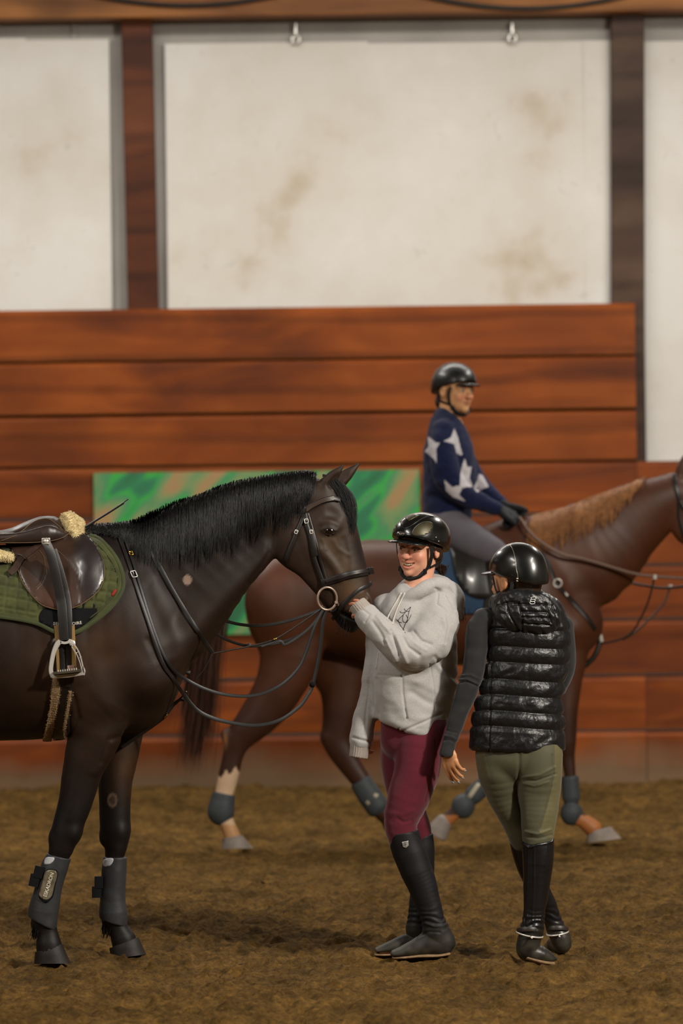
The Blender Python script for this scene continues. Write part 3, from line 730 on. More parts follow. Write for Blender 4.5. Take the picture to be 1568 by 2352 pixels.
# hooves
def hoof(name, top, bot, w, m, par, Y0, dep=27, zb=0.0):
    """top, bot: (u_left, u_right, v) ; a slanted hoof wall from coronet to ground"""
    s = Y0/F; V = []; n = 20
    secs = []
    for t in (0, .06, .5, 1.0):
        ul = top[0]+(bot[0]-top[0])*t; ur = top[1]+(bot[1]-top[1])*t
        vl = top[2]+(bot[2]-top[2])*t; vr = top[3]+(bot[3]-top[3])*t
        secs.append((ul, ur, vl, vr, dep*(.84+.2*t)*(1.05 if t == .06 else 1)))
    for ul, ur, vl, vr, d in secs:
        for a in np.arange(n)/n*2*math.pi:
            c = math.cos(a); x = (ul+ur)/2+(ur-ul)/2*c; y = (vl+vr)/2+(vr-vl)/2*c
            V.append(P(x, y, Y0+(w+d*math.sin(a)*(1-.12*max(c, 0)))*s))
    Fc = [(i*n+q, (i+1)*n+q, (i+1)*n+(q+1) % n, i*n+(q+1) % n) for i in range(3) for q in range(n)]+[tuple(range(n)), tuple(3*n+q for q in range(n))[::-1]]
    o = mobj(name, (np.array(V), Fc), m, par); autos(o, 50); return o
hoof('hoof', (80, 143, 2187, 2168), (78, 163, 2214, 2213), -75, M_hoof, horse, HY, 30)
hoof('hoof', (251, 318, 2178, 2152), (254, 336, 2203, 2192), 73, M_hoof, horse, HY, 30)
for sg in (-1, 1): hoof('hoof', (-480, -425, 2172, 2170), (-485, -400, 2206, 2206), sg*80, M_hoof, horse, HY, 31)
# feather behind the fetlocks
for (cu, cv, w) in ((82, 2128, -75), (243, 2122, 74)):
    S = []
    for i in range(130):
        a = H3(cu+rng.uniform(-6, 14), cv+rng.uniform(-14, 12), w+rng.uniform(-16, 16)); L = rng.uniform(.02, .045)
        d = np.array([-.25+rng.uniform(-.2, .3), rng.uniform(-.2, .2), -1]); S.append([a+d*L*t+np.array([0, 0, -.1*L*t*t]) for t in np.linspace(0, 1, 5)])
    mobj('fetlock_hair', strands(S, .0022), M_mane, horse)
# mane: locks fall from the crest on the near side
crest = spline([(206, 1214, 0), (240, 1209, 0), (272, 1206, 0), (302, 1196, 0), (345, 1176, 0), (400, 1152, 0), (455, 1136, 0), (510, 1114, 0), (560, 1101, 0), (634, 1088, 0), (690, 1083, 0), (722, 1085, 0)], 20)
S = []; R = []
for i in range(4000):
    t = rng.uniform(0, 1)**.95; c = crest[int(t*(len(crest)-1))]
    u0 = c[0]+rng.normal(0, 3); v0 = c[1]+rng.uniform(-2, 9)
    clump = math.sin(u0*.32)*3+math.sin(u0*.11+1)*4
    base_len = np.interp(u0, [206, 262, 290, 315, 350, 450, 550, 620, 680, 720], [10, 22, 40, 85, 118, 150, 150, 125, 110, 60])
    L = base_len*rng.uniform(.55, 1.08)*(1+.08*math.sin(u0*.21))
    w0 = rng.uniform(-26, 8); path = []
    drift = clump*.8+rng.normal(0, 2.5)-(6 if u0 > 600 else 4)
    for q in np.linspace(0, 1, 9):
        u = u0+drift*q*q+math.sin(q*7+u0)*.9; vv_ = v0-3*math.sin(min(q*6, math.pi))+L*q
        w = w0 if q == 0 else None
        path.append((u, vv_, q))
    pts = []
    for k_, (u, vv_, q) in enumerate(path):
        if q < .10: pts.append(H3(u, vv_, w0*(1-q)-30*q))
        else:
            l, m, ok = hit(HB, u, vv_, HY); pts.append(l+m*(.006+.010*rng.random()*(1-.5*q)))
    S.append(pts); R.append(rng.uniform(.0007, .0017))
mobj('mane', strands(S, np.array(R)), M_mane, horse)['kind'] = 'stuff'
# withers tuft and forelock
S = []
for i in range(1100):
    u0 = rng.uniform(740, 792); v0 = np.interp(u0, [740, 765, 792], [1088, 1092, 1112])+rng.uniform(0, 8)
    e = (rng.uniform(790, 817), rng.uniform(1175, 1232)); w = rng.uniform(-30, 14); b = rng.uniform(6, 13)
    pts = []
    for q in np.linspace(0, 1, 8):
        u = u0+(e[0]-u0)*q**.8+b*math.sin(q*math.pi)*(1.1 if u0 > 765 else .3); vv_ = v0+(e[1]-v0)*q
        pts.append(H3(u, vv_, w*(1-.2*q)-14*q))
    S.append(pts)
mobj('forelock', strands(S, .0009), M_mane, horse)['kind'] = 'stuff'
# whiskers on the chin
S = []
for i in range(26):
    a, m, _ = hit(HB, rng.uniform(772, 805), rng.uniform(1415, 1445), HY); d = np.array([rng.uniform(-.5, .1), -.3, -1]); S.append([a+d*.03*t for t in np.linspace(0, 1, 4)])
mobj('whiskers', strands(S, .0006), M_mane, horse)
# tail beyond the frame
S = []
for i in range(200):
    a = rng.normal(0, 1, 3)*[.02, .02, .02]; pts = [H3(-690-30*math.sin(q*2)-10*q, 1340+q*560, 0)+a*(1+2*q) for q in np.linspace(0, 1, 8)]; S.append(pts)
mobj('tail', strands(S, .004), M_mane, horse)['kind'] = 'stuff'
# ================================================================ tack of the dark horse
def leather(name, c, r=.42, var=.25): return mat(name, c, r, .5, var=var, vscale=35, bump=.25, bscale=350, bdist=.0008)
M_lea = leather('brown_leather', '3a2a22', .4); M_leab = leather('dark_leather', '1c1613', .38); M_strap = leather('black_strap', '191514', .45); M_reinm = leather('worn_rein', '211d19', .55)
M_steel = mat('steel', 'd9d4cc', .3, .8, .35); M_brass = mat('brass', 'c8a04a', .25, .5, .95); M_ringm = mat('bit_metal', 'a08a78', .28, .7, .5)
M_blackf = mat('black_fabric', '0e0f12', .85, .2, bump=.3, bscale=900, bdist=.0005)
hsx = hs
def strapuv(name, uv, hw, m, par=None, off=.003, th=.0018, bvh=None, mirror=False, n=8, Yc=HY):
    L, N = lay(bvh or HB, uv, off, n, Yc); vf = sweep(L, hw*Yc/F, th, N)
    o = mobj(name, vf, m, par); autos(o, 50)
    if mirror:
        o2 = mobj(name, mirrorY(vf, Yc), m, par); autos(o2, 50)
    return o
def free(name, pts, hw, m, par=None, th=None, Y0=HY, n=8, k=8, nrm=None):
    s = Y0/F; q = spline([P(a, b, Y0+w*s) for a, b, w in pts], n)
    if th is None: vf = sweep(q, hw*s, k=k)
    else:
        N = np.tile(np.array(nrm if nrm is not None else [0, -1., 0]), (len(q), 1)); vf = sweep(q, hw*s, th*s, N)
    o = mobj(name, vf, m, par); autos(o, 50); return o
def fluff(name, verts, norms, cnt, L, r, m, par=None, droop=.2, lean=(0, 0, 0), curl=.4):
    idx = rng.integers(0, len(verts), cnt); S = []
    a = verts[idx]-norms[idx]*.001; d = vnorm(norms[idx]+rng.normal(0, curl, (cnt, 3))+np.array(lean)); l = rng.uniform(.5, 1.1, cnt)*L
    t = np.linspace(0, 1, 4)
    S = a[:, None]+d[:, None]*(t[None, :, None]*l[:, None, None])+np.array([0, 0, -1])[None, None]*(droop*l[:, None]*t[None]**2)[..., None]
    return mobj(name, strands(S, r, r*.3), m, par)
def unitR(d, up=(0, 0, 1)):
    d = vnorm(np.array(d, float)); x = vnorm(np.cross(up, d)); y = np.cross(d, x); return np.stack([x, y, d], 1)
def place_text(name, txt, size, u, v, ang, bvh, m, par, Yc, off=.001, space=1.0, flip=False):
    me = text_mesh(txt, size, .0004, space); l, nn, _ = hit(bvh, u, v, Yc)
    y = np.array([-nn[0]*0, 0, 1.]); z = vnorm(nn); x = vnorm(np.cross(y, z)); y = np.cross(z, x); a = math.radians(ang)
    x2 = x*math.cos(a)+y*math.sin(a); y2 = -x*math.sin(a)+y*math.cos(a)
    R = np.stack([x2, y2, z], 1); co_ = np.array([p.co[:] for p in me.vertices])
    w = co_@R.T+l; out = []
    for p, q, c in zip(me.vertices, w, co_):
        lo, no, _, _ = bvh.ray_cast(Vector(q+z*.05), Vector(-z)); qq = np.array(lo) if lo is not None else q
        p.co = qq+z*(off+.0006+(c[2] > 0)*.0004)
    me.update(); return obj(name, me, m, par)

# saddle pad
pad_ol = [(206, 1234), (232, 1246), (265, 1285), (282, 1325), (279, 1360), (252, 1398), (212, 1431), (179, 1451), (150, 1457), (123, 1451), (93, 1436), (50, 1425), (0, 1418), (-70, 1408), (-150, 1385), (-165, 1330), (-160, 1262), (-60, 1262), (40, 1268), (130, 1262)]
def quilt(Q):
    u, v = Q[:, 0], Q[:, 1]; a = ((v-.16*u)/24.5) % 1; b = ((u+.12*v)/25.5) % 1
    d = np.minimum(np.minimum(a, 1-a)*24.5, np.minimum(b, 1-b)*25.5)
    puff = .010*np.clip(d/4.5, 0, 1)**.7
    edge = seg_dist(u, v, pad_ol[:16]); puff = np.where(edge < 13, .003+.003*np.sin(np.clip(edge/13, 0, 1)*math.pi), puff)
    blk = (v > 1398) & (u > 88) & (u < 222); return np.where(blk, .003, puff)
M_olive = mat('olive_velvet', '3f431d', .8, .3, var=.35, vscale=18, sheen=.35, bump=.2, bscale=500, bdist=.001)
M_olived = mat('olive_binding', '39401f', .7, .3, var=.2, sheen=.2)
pad = thing('saddle_pad', 'quilted olive green saddle pad under the brown saddle on the dark horse', 'saddle pad', H3(60, 1350, 0))
vf, Q, _ = patch(HB, pad_ol, .004, .004, 2.8, HY, relief=quilt); mobj('quilted_cloth', vf, M_olive, pad)
mobj('far_cloth', mirrorY(patch(HB, pad_ol, .004, .006, 14, HY)[0], HY), M_olive, pad)
L, N = lay(HB, pad_ol[:16], .010, 8, HY); autos(mobj('binding', sweep(L, .0075, .0055, N), M_olived, pad), 60)
L, N = lay(HB, [(196, 1240), (226, 1258), (254, 1292), (269, 1326), (267, 1355), (243, 1390), (205, 1421)], .015, 8, HY); mobj('piping', sweep(L, .002), M_olived, pad)
vf, Q, _ = patch(HB, [(100, 1400), (130, 1396), (180, 1388), (200, 1380), (226, 1402), (208, 1424), (178, 1444), (150, 1450), (122, 1444), (90, 1428)], .010, .004, 8, HY, n=2); PG = mobj('girth_guard', vf, M_blackf, pad); PG['label'] = 'black wear patch on the green pad'
M_white = mat('white_print', 'c9c4ba', .6, .3)
vr, fr, _ = hb.v, hb.f, 0
gb = BVHTree.FromPolygons([tuple(p.co) for p in PG.data.vertices], [tuple(q.vertices) for q in PG.data.polygons])
place_text('lettering', 'LOIRE', .0155, 174, 1432, 7, gb, M_white, pad, HY, .001, 1.1)
place_text('lettering', 'SEN', .0155, 131, 1433, -4, gb, M_white, pad, HY, .001, 1.1)
M_red = mat('red_tag', '8c2318', .7, .3)
vf, _, _ = patch(HB, [(255, 1368), (263, 1356), (267, 1359), (264, 1366), (258, 1373)], .016, .002, 5, HY, n=0); mobj('woven_tag', vf, M_red, pad)

# sheepskin half pad
M_fleece = mat('sheepskin', 'e8d6a6', .9, .2, var=.18, vscale=60, bump=.6, bscale=160, bdist=.006)
fp = thing('sheepskin_half_pad', 'cream fluffy sheepskin half pad sticking up in front of the saddle', 'half pad', H3(160, 1240, 0))
s_ = Sculpt(HY, .005); s_.chain([(158, 1196, 0, 20, 26), (168, 1212, 0, 26, 46), (184, 1240, -8, 20, 66)], k=.02)
s_.chain([(205, 1248, -38, 9, 12), (214, 1262, -62, 7, 12)], k=.01)
v_, f_, n_ = s_.build(1, lambda v, n: vnoise(v, .014, 3)*.004+vnoise(v, .007, 4)*.002); obj('fleece', raw_mesh('fleece', v_, f_), M_fleece, fp)
fluff('wool', v_, n_, 11000, .009, .0009, M_fleece, fp)['kind'] = 'stuff'
s_ = Sculpt(HY, .006); s_.chain([(-160, 1264, -110, 12, 22), (-60, 1272, -128, 13, 20), (0, 1277, -128, 12, 18), (22, 1280, -120, 9, 14)], k=.01)
v_, f_, n_ = s_.build(1, lambda v, n: vnoise(v, .014, 3)*.003); obj('rear_fleece', raw_mesh('fleece', v_, f_), M_fleece, fp); fluff('rear_wool', v_, n_, 7000, .008, .0009, M_fleece, fp)['kind'] = 'stuff'

# girth
girth = thing('girth', 'dark girth with tan elastic ends and sheepskin edges round the belly of the dark horse', 'girth', H3(145, 1600, 0))
vf, _, _ = patch(HB, [(118, 1470), (172, 1470), (170, 1560), (162, 1640), (158, 1694), (122, 1696), (132, 1600), (124, 1540)], .006, .006, 9, HY, n=2); mobj('girth_band', vf, M_leab, girth)
mobj('girth_band', mirrorY(vf, HY), M_leab, girth)
M_tan = mat('tan_elastic', '9c7c4c', .8, .3, bump=.3, bscale=700, bdist=.001)
for uv in ([(129, 1437), (133, 1480), (136, 1540)], [(164, 1437), (166, 1480), (168, 1540)]): strapuv('elastic', uv, 6.5, M_tan, girth, .014, .002)
for uv in ([(141, 1480), (143, 1530), (142, 1570)], [(157, 1480), (158, 1530), (158, 1575)]): strapuv('billet', uv, 6, M_strap, girth, .016, .002)
strapuv('keeper', [(155, 1531), (170, 1530)], 5, mat('pink_tape', 'a08078', .7), girth, .020, .002)
M_fl2 = mat('dusty_sheepskin', 'a58a68', .9, .2, var=.2, vscale=80)
for uv, hw, nn in (([(131, 1555), (128, 1600), (119, 1650), (108, 1694)], 9, 2600), ([(163, 1585), (158, 1630), (154, 1670), (157, 1694)], 3, 1100)):
    L, N = lay(HB, uv, .007, 10, HY); vf = sweep(L, hw*hs, .006, N); mobj('sheepskin_edge', vf, M_fl2, girth)
    idx = rng.integers(0, len(L), nn); T, N2, B = frames(L, N); a = L[idx]+B[idx]*rng.uniform(-1, 1, nn)[:, None]*hw*hs
    d = vnorm(N[idx]*.5+rng.normal(0, .5, (nn, 3))+[0, 0, -.4]); S = a[:, None]+d[:, None]*(np.linspace(0, 1, 4)[None, :, None]*.010)
    mobj('wool', strands(S, .0012, .0004), M_fl2, girth)['kind'] = 'stuff'

# saddle
saddle = thing('saddle', 'brown leather jumping saddle on the back of the dark horse', 'saddle', H3(60, 1240, 0))
flap_ol = [(150, 1232), (186, 1233), (212, 1252), (232, 1285), (240, 1320), (232, 1350), (212, 1374), (180, 1394), (150, 1403), (118, 1401), (92, 1390), (66, 1364), (50, 1338), (41, 1312), (30, 1275), (10, 1250), (60, 1240), (100, 1240)]
def flap_rel(Q):
    u, v = Q[:, 0], Q[:, 1]; kn = np.hypot((u-200)/34, (v-1305)/58); r = .014*np.exp(-kn**2)
    r += np.where(u > 172, vnoise(np.stack([u, v, 0*u], 1), (16, 16, 1), 9)*.0018, 0)*np.exp(-np.hypot((u-198)/16, (v-1318)/24)**2)
    for path in ([(92, 1275), (103, 1292), (104, 1320), (96, 1342), (82, 1357)], [(130, 1272), (155, 1295), (174, 1330), (181, 1360), (183, 1388)]):
        r -= .002*np.exp(-(seg_dist(u, v, path)/1.6)**2)
    r -= .003*np.exp(-(seg_dist(u, v, flap_ol+flap_ol[:1])/2.5)**2); return r
def flap_col(Q):
    u, v = Q[:, 0], Q[:, 1]; c = np.tile(np.array(srgb('3a2920')), (len(u), 1)); c = mix(c, srgb('2c2526'), np.clip((u-165)/20, 0, 1))
    worn = np.exp(-np.hypot((u-120)/60, (v-1378)/26)**2); return mix(c, srgb('55372a'), worn*.8)
M_flap = mat('flap_leather', '3a2920', .33, .55, var=.16, vscale=25, bump=.25, bscale=400, bdist=.0008, attr=True, coat=.25)
vf, Q, c = patch(HB, flap_ol, .018, .005, 4, HY, relief=flap_rel, colf=flap_col); mobj('flap', vf, M_flap, saddle, col=c)
mobj('flap', mirrorY(vf, HY), M_flap, saddle, col=c)
L, N = lay(HB, flap_ol[1:15], .0235, 8, HY); M_pipe = mat('tan_piping', '6a5238', .6); mobj('piping', sweep(L, .0016), M_pipe, saddle)
for path in ([(92, 1275), (103, 1292), (104, 1320), (96, 1342), (82, 1357)], [(130, 1272), (155, 1295), (174, 1330), (181, 1360), (183, 1388)]):
    L, N = lay(HB, path, .0245, 8, HY); mobj('stitching', sweep(L, .0009), M_pipe, saddle)
s_ = Sculpt(HY, .0045)
s_.chain([(-172, 1190, 0, 17, 70), (-150, 1196, 0, 22, 96), (-105, 1216, 0, 20, 104), (-50, 1232, 0, 17, 100), (0, 1233, 0, 15, 92), (33, 1229, 0, 18, 84), (66, 1219, 0, 22, 74), (96, 1214, 0, 28, 66), (118, 1214, 0, 29, 58), (138, 1222, 0, 22, 50), (158, 1232, 0, 11, 42)], k=.01, sub=4)
for sg in (-1, 1): s_.chain([(-90, 1235, sg*88, 12, 14), (0, 1238, sg*92, 10, 10), (60, 1234, sg*92, 14, 9), (110, 1226, sg*84, 20, 10), (140, 1228, sg*66, 12, 12), (158, 1232, sg*48, 9, 9)], k=.02)
v_, f_, n_ = s_.build(1); obj('seat', raw_mesh('seat', v_, f_), leather('seat_leather', '30241f', .36, .12), saddle)
sb = s_.bvh()
for path in ([(0, 1243), (40, 1228), (75, 1200), (104, 1191), (125, 1200), (150, 1224)], [(-10, 1246), (60, 1246), (110, 1243), (140, 1236), (157, 1226)]):
    L, N = lay(sb, path, .001, 8, HY); mobj('piping', sweep(L, .0014), M_pipe, saddle)
# sweat strap and keeper below the skirt
strapuv('sweat_strap', [(112, 1246), (84, 1270), (52, 1292), (34, 1318), (22, 1326)], 8, M_lea, saddle, .027, .002)
strapuv('keeper_loop', [(42, 1286), (54, 1290), (62, 1297)], 2.5, M_lea, saddle, .031, .002)
# stirrup leather and iron
sl = [(115, 1258, 0), (123, 1290, 0), (131, 1330, 0), (140, 1380, 0), (145, 1430, 0), (148, 1470, 0)]
L, N = lay(HB, [(a, b) for a, b, _ in sl], .034, 8, HY)
L[:, 1] = np.minimum(L[:, 1], L[:, 1].min()+.02)
autos(mobj('stirrup_leather', sweep(L, 10.5*hs, .0022, N), M_strap, saddle), 50)
L2, N2 = lay(HB, [(128, 1275), (142, 1330), (152, 1380), (156, 1430), (156, 1468)], .029, 8, HY); L2[:, 1] = np.minimum(L2[:, 1], L2[:, 1].min()+.03)
autos(mobj('stirrup_leather', sweep(L2, 9*hs, .002, N2), M_strap, saddle), 50)
q = L[1]+[0, -.006, .005]; bk = np.array([q+np.array([x*8.5*hs, 0, z*6*hs]) for x, z in ((-1, -1), (-1, 1), (1, 1), (1, -1))]); 
mobj('stirrup_buckle', join([sweep(np.vstack([bk, bk[:1]]), .0022), boxm(q+[0, .002, 0], (7.5*hs, .001, 5*hs))]), M_steel, saddle)
sy = L[-1, 1]; SW = (sy-HY)/hs
stp = thing('stirrup', 'silver safety stirrup iron hanging from the saddle of the dark horse', 'stirrup', P(152, 1515, sy))
def S3(u, v, w=0): return P(u, v, sy+w*hs)
Lf = [(141, 1471), (129, 1480), (121, 1503), (117, 1535), (117, 1548)]
def flat_band(path, wds, dep):       # plate with its own width and depth
    q = spline([S3(a, b) for a, b in path], 6); T, N, B = frames(q, np.tile([0, -1., 0], (len(q), 1))); w = np.interp(np.linspace(0, 1, len(q)), np.linspace(0, 1, len(wds)), wds)*hs
    prof = [(-1, -.7), (-.7, -1), (.7, -1), (1, -.7), (1, .7), (.7, 1), (-.7, 1), (-1, .7)]; V = np.stack([q+B*(a*w)[:, None]+N*(b*dep*hs) for a, b in prof], 1).reshape(-1, 3); n = len(q)
    return V, [(i*8+k, i*8+(k+1) % 8, (i+1)*8+(k+1) % 8, (i+1)*8+k) for i in range(n-1) for k in range(8)]+[tuple(range(8))[::-1], tuple((n-1)*8+k for k in range(8))]
parts = [flat_band([(139, 1472), (131, 1481), (123, 1500), (118, 1525), (117, 1542), (121, 1555)], [5.5, 6, 5, 4.8, 4.8, 4.5], 6),
         flat_band([(139, 1475), (149, 1477), (160, 1474)], [3.2, 3, 3.4], 6), flat_band([(157, 1471), (166, 1477), (170, 1482)], [4, 7, 4.5], 5),
         flat_band([(169, 1478), (181, 1497), (188, 1520), (193, 1545)], [1.3, 1.2, 1.2, 1.4], 6), flat_band([(165, 1485), (176, 1502), (184, 1522), (189, 1543)], [1.1, 1, 1, 1.1], 6),
         flat_band([(175, 1500), (181, 1496)], [.8, .8], 5), flat_band([(183, 1511), (187, 1508)], [.8, .8], 5), flat_band([(120, 1554), (155, 1552), (190, 1547)], [4.5, 4.5, 4.5], 7), flat_band([(191, 1550), (193, 1540), (189, 1530)], [3.5, 3, 1.5], 6)]
o = mobj('iron_frame', join(parts), M_steel, stp); autos(o, 40)
o = mobj('tread', join([flat_band([(123, 1546), (155, 1543), (188, 1539)], [3, 3, 3], 22)]), mat('tread_metal', '8a8274', .35, .5, .9), stp); autos(o, 40)
parts = []
for i in range(9): parts.append(boxm(S3(134+i*5.2, 1541.5-i*.62, -14), (.0018, .003, .004)))
mobj('tread_teeth', join(parts), M_steel, stp, False)

# riding crop tucked at the withers
crop = free('riding_crop', [(120, 1262, -20), (199, 1209, -22), (250, 1177, -24), (284, 1155, -26)], 2.6, M_leab, None); tag(crop, 'thin black riding crop sticking up behind the sheepskin at the withers', 'riding crop')
free('crop_tip', [(282, 1156, -26), (288, 1151, -26), (295, 1146, -27)], 1.3, M_leab, crop)
free('grip_band', [(203, 1206.5, -22), (216, 1198.5, -22)], 3.4, M_strap, crop)

# bridle
br = thing('bridle', 'dark leather bridle with a loose-ring bit on the head of the dark horse', 'bridle', H3(740, 1250, 0))
strapuv('headpiece', [(690, 1086), (686, 1112), (688, 1142), (697, 1178)], 6.5, M_strap, br, .007, .003, mirror=True)
pl = np.array([H3(688, 1096, -28), H3(692, 1086, -14), H3(692, 1086, 14), H3(688, 1096, 28)]); autos(mobj('poll_strap', sweep(spline(pl, 6), 6.5*hs, .003, np.tile([0, 0, 1.], (19, 1))), M_strap, br), 50)
strapuv('headpiece_edge', [(716, 1082), (712, 1094), (703, 1106)], 4, M_strap, br, .007, .002)
strapuv('browband', [(696, 1176), (721, 1160), (744, 1150), (764, 1146), (778, 1149)], 6, M_leab, br, .008, .003, mirror=True)
for dv in (-3, 0, 3): strapuv('browband_piping', [(703, 1172+dv), (721, 1160+dv), (744, 1150+dv), (764, 1146+dv)], 1.1, mat('piping_leather', '4a3c32', .4), br, .0125, .001)
strapuv('cheekpiece', [(700, 1178), (704, 1205), (712, 1230), (717, 1262), (724, 1290), (737, 1325), (747, 1352)], 4.6, M_strap, br, .007, .0022, mirror=True)
strapuv('noseband_hanger', [(706, 1180), (716, 1214), (728, 1258), (739, 1300), (748, 1330)], 3.4, M_leab, br, .006, .002, mirror=True)
strapuv('cheekpiece_keeper', [(714, 1225), (719, 1252), (724, 1276)], 6.2, M_strap, br, .010, .0018)
strapuv('throatlash', [(699, 1180), (690, 1203), (680, 1226), (663, 1268), (649, 1308)], 3.8, M_strap, br, .006, .002, mirror=True)
strapuv('noseband', [(738, 1338), (752, 1335), (792, 1322), (825, 1316), (846, 1312)], 8, M_strap, br, .008, .004, mirror=True)
strapuv('noseband_padding', [(748, 1336), (792, 1323), (840, 1313)], 3, M_leab, br, .0135, .002)
strapuv('flash_strap', [(851, 1340), (838, 1347), (821, 1356), (800, 1376), (782, 1396), (766, 1420)], 4.4, M_strap, br, .007, .002, mirror=True)
qf = np.array([H3(846, 1312, -16), H3(856, 1310, 0), H3(846, 1312, 16)]); autos(mobj('noseband_front', sweep(spline(qf, 6), 8*hs, .004, np.tile([1., 0, .2], (13, 1))), M_strap, br), 50)
def frame_buckle(u, v, w, a, m, par, r=5.5, Y0=HY, bvh=HB, off=.012):
    l, n, _ = hit(bvh, u, v, Y0); z = n; x = vnorm(np.cross([0, 0, 1.], z)); y = np.cross(z, x); t = math.radians(a); s = Y0/F
    x, y = x*math.cos(t)+y*math.sin(t), -x*math.sin(t)+y*math.cos(t)
    pts = np.array([l+z*off+x*r*s*cx*.8+y*r*s*cy for cx, cy in ((-1, -.8), (-.8, -1), (.8, -1), (1, -.8), (1, .8), (.8, 1), (-.8, 1), (-1, .8))])
    return mobj('buckle', join([sweep(pts, 1.1*s, closed=True), sweep(np.array([l+z*off, l+z*off+y*r*s]), .7*s)]), m, par)
frame_buckle(703, 1198, 0, 10, M_steel, br, 5); frame_buckle(714, 1222, 0, 10, M_steel, br, 4); frame_buckle(681, 1222, 0, -25, M_steel, br, 4)
ring = np.array([H3(751+22*math.cos(a), 1375+26*math.sin(a), -44+6*math.cos(a)) for a in np.arange(40)/40*2*math.pi])
mobj('bit_ring', sweep(ring, 2.9*hs, closed=True), M_ringm, br); rg2 = ring.copy(); rg2[:, 1] = 2*HY-rg2[:, 1]; mobj('bit_ring', sweep(rg2, 2.9*hs, closed=True), M_ringm, br)
free('mouthpiece', [(772, 1383, -45), (776, 1392, -20), (778, 1393, 20), (772, 1383, 45)], 4, M_ringm, br)
free('mouth_strap', [(745, 1398, -40), (760, 1404, -34), (772, 1398, -34)], 3.5, M_leab, br)

# reins and draw reins
rn = thing('reins', 'long looping dark leather reins hanging between the bit and the neck of the dark horse', 'reins', H3(600, 1550, -30))
def rope(name, pts, hw, m=M_reinm, th=1.1): return free(name, pts, hw, m, rn, th=th, nrm=[-.25, -1, .35])
rope('rein', [(747, 1396, -44), (700, 1414, -30), (655, 1428, -10), (600, 1437, 20), (550, 1434, 50), (510, 1424, 70), (480, 1418, 84), (440, 1400, 92)], 3.6)
rope('rein', [(742, 1400, -40), (722, 1432, -30), (690, 1458, -20), (650, 1474, 0), (600, 1483, 20), (560, 1482, 40), (520, 1469, 60), (478, 1444, 80), (440, 1420, 92)], 3.2)
rope('rein', [(744, 1398, -44), (720, 1432, -46), (692, 1458, -46), (655, 1480, -46), (640, 1472, -46), (600, 1484, -50)], 3.4)
# pair leaving the neck: lie on the shoulder, then hang free
def on_body(uv, off=.006, n=6): L, N = lay(HB, uv, off, n, HY); return L
def mixed(name, uv, rest, hw, th=.0016, m=M_strap):
    L, N = lay(HB, uv, .006, 8, HY); R_ = np.array([H3(a, b, w) for a, b, w in rest]); L2 = spline(np.vstack([L[-4:-3], L[-1:], R_]), 8)[8:]
    pts = np.vstack([L, L2[1:]]); NN = np.vstack([N, np.tile([-.25, -1, .35], (len(L2)-1, 1))])
    for _ in range(4): NN[1:-1] = vnorm(NN[1:-1]*.4+.3*(NN[2:]+NN[:-2])); 
    return autos(mobj(name, sweep(pts, hw*hs, th, NN), m, rn), 50)
mixed('rein', [(268, 1212), (283, 1262), (298, 1305), (318, 1365), (340, 1430), (356, 1478), (376, 1530), (392, 1556)], [(420, 1592, -78), (450, 1629, -70), (485, 1648, -64), (530, 1660, -60), (585, 1666, -58), (640, 1655, -56), (685, 1625, -54), (707, 1596, -52), (718, 1572, -50), (733, 1500, -48), (741, 1430, -46), (747, 1400, -44)], 4.3)
mixed('rein', [(284, 1222), (300, 1275), (322, 1350), (345, 1425), (368, 1490), (388, 1527), (402, 1544)], [(430, 1562, -80), (465, 1580, -72), (510, 1594, -66), (560, 1599, -62), (605, 1592, -58), (650, 1570, -54), (686, 1533, -52), (704, 1494, -50), (722, 1440, -48), (743, 1398, -46)], 3.8)
st_ = spline([H3(718, 1566, -50), H3(716, 1577, -50)], 2); mobj('rein_stop', sweep(st_, [.010, .012, .010], k=12), M_blackf, rn)
frame_buckle(305, 1322, 0, 10, M_steel, rn, 8, off=.012); frame_buckle(300, 1275, 0, 10, M_brass, rn, 5)
for u, v, w in ((432, 1545, -78), (572, 1482, 30)): mobj('rein_keeper', sweep(np.array([H3(u-5, v-1, w), H3(u+5, v+1, w)]), .008), M_reinm, rn)
mt = thing('martingale', 'black neck strap and martingale crossing the shoulder and chest of the dark horse', 'martingale', H3(400, 1450, -30))
L, N = lay(HB, [(306, 1190), (330, 1232), (360, 1290), (395, 1355), (428, 1410), (452, 1448)], .006, 8, HY); R_ = spline(np.vstack([L[-1:], [H3(470, 1475, -70), H3(488, 1500, -60)]]), 6)
autos(mobj('neck_strap', sweep(np.vstack([L, R_[1:]]), 5*hs, .0018, np.vstack([N, np.tile([-.3, -1, .2], (len(R_)-1, 1))])), M_strap, mt), 50)
free('martingale_fork', [(489, 1501, -60), (530, 1493, -56), (575, 1484, -52), (632, 1468, -48), (690, 1432, -46), (742, 1396, -44)], 1.7, M_reinm, mt)
frame_buckle(632, 1468, 0, 60, M_brass, mt, 3.4, bvh=HB, off=.02) if False else mobj('buckle', sweep(np.array([H3(626, 1470, -50), H3(636, 1466, -50)]), .003), M_brass, mt)
free('thin_cord', [(487, 1503, -60), (470, 1535, -62), (450, 1560, -64)], .6, M_reinm, mt)
free('chest_strap', [(280, 1716, -10), (318, 1690, -14), (350, 1668, -16), (378, 1646, -18), (400, 1617, -18), (418, 1604, -30)], 4, M_strap, mt, th=1.4, nrm=[.5, -1, -.6])
free('chest_strap_end', [(402, 1618, -18), (412, 1608, -20), (424, 1609, -24)], 3, M_leab, mt)
free('chest_link', [(404, 1612, -18), (418, 1600, -30), (428, 1588, -60)], 1.6, M_leab, mt)
mobj('buckle', sweep(np.array([H3(376, 1649, -22), H3(380, 1645, -24), H3(386, 1640, -22)]), .0028), M_brass, mt)
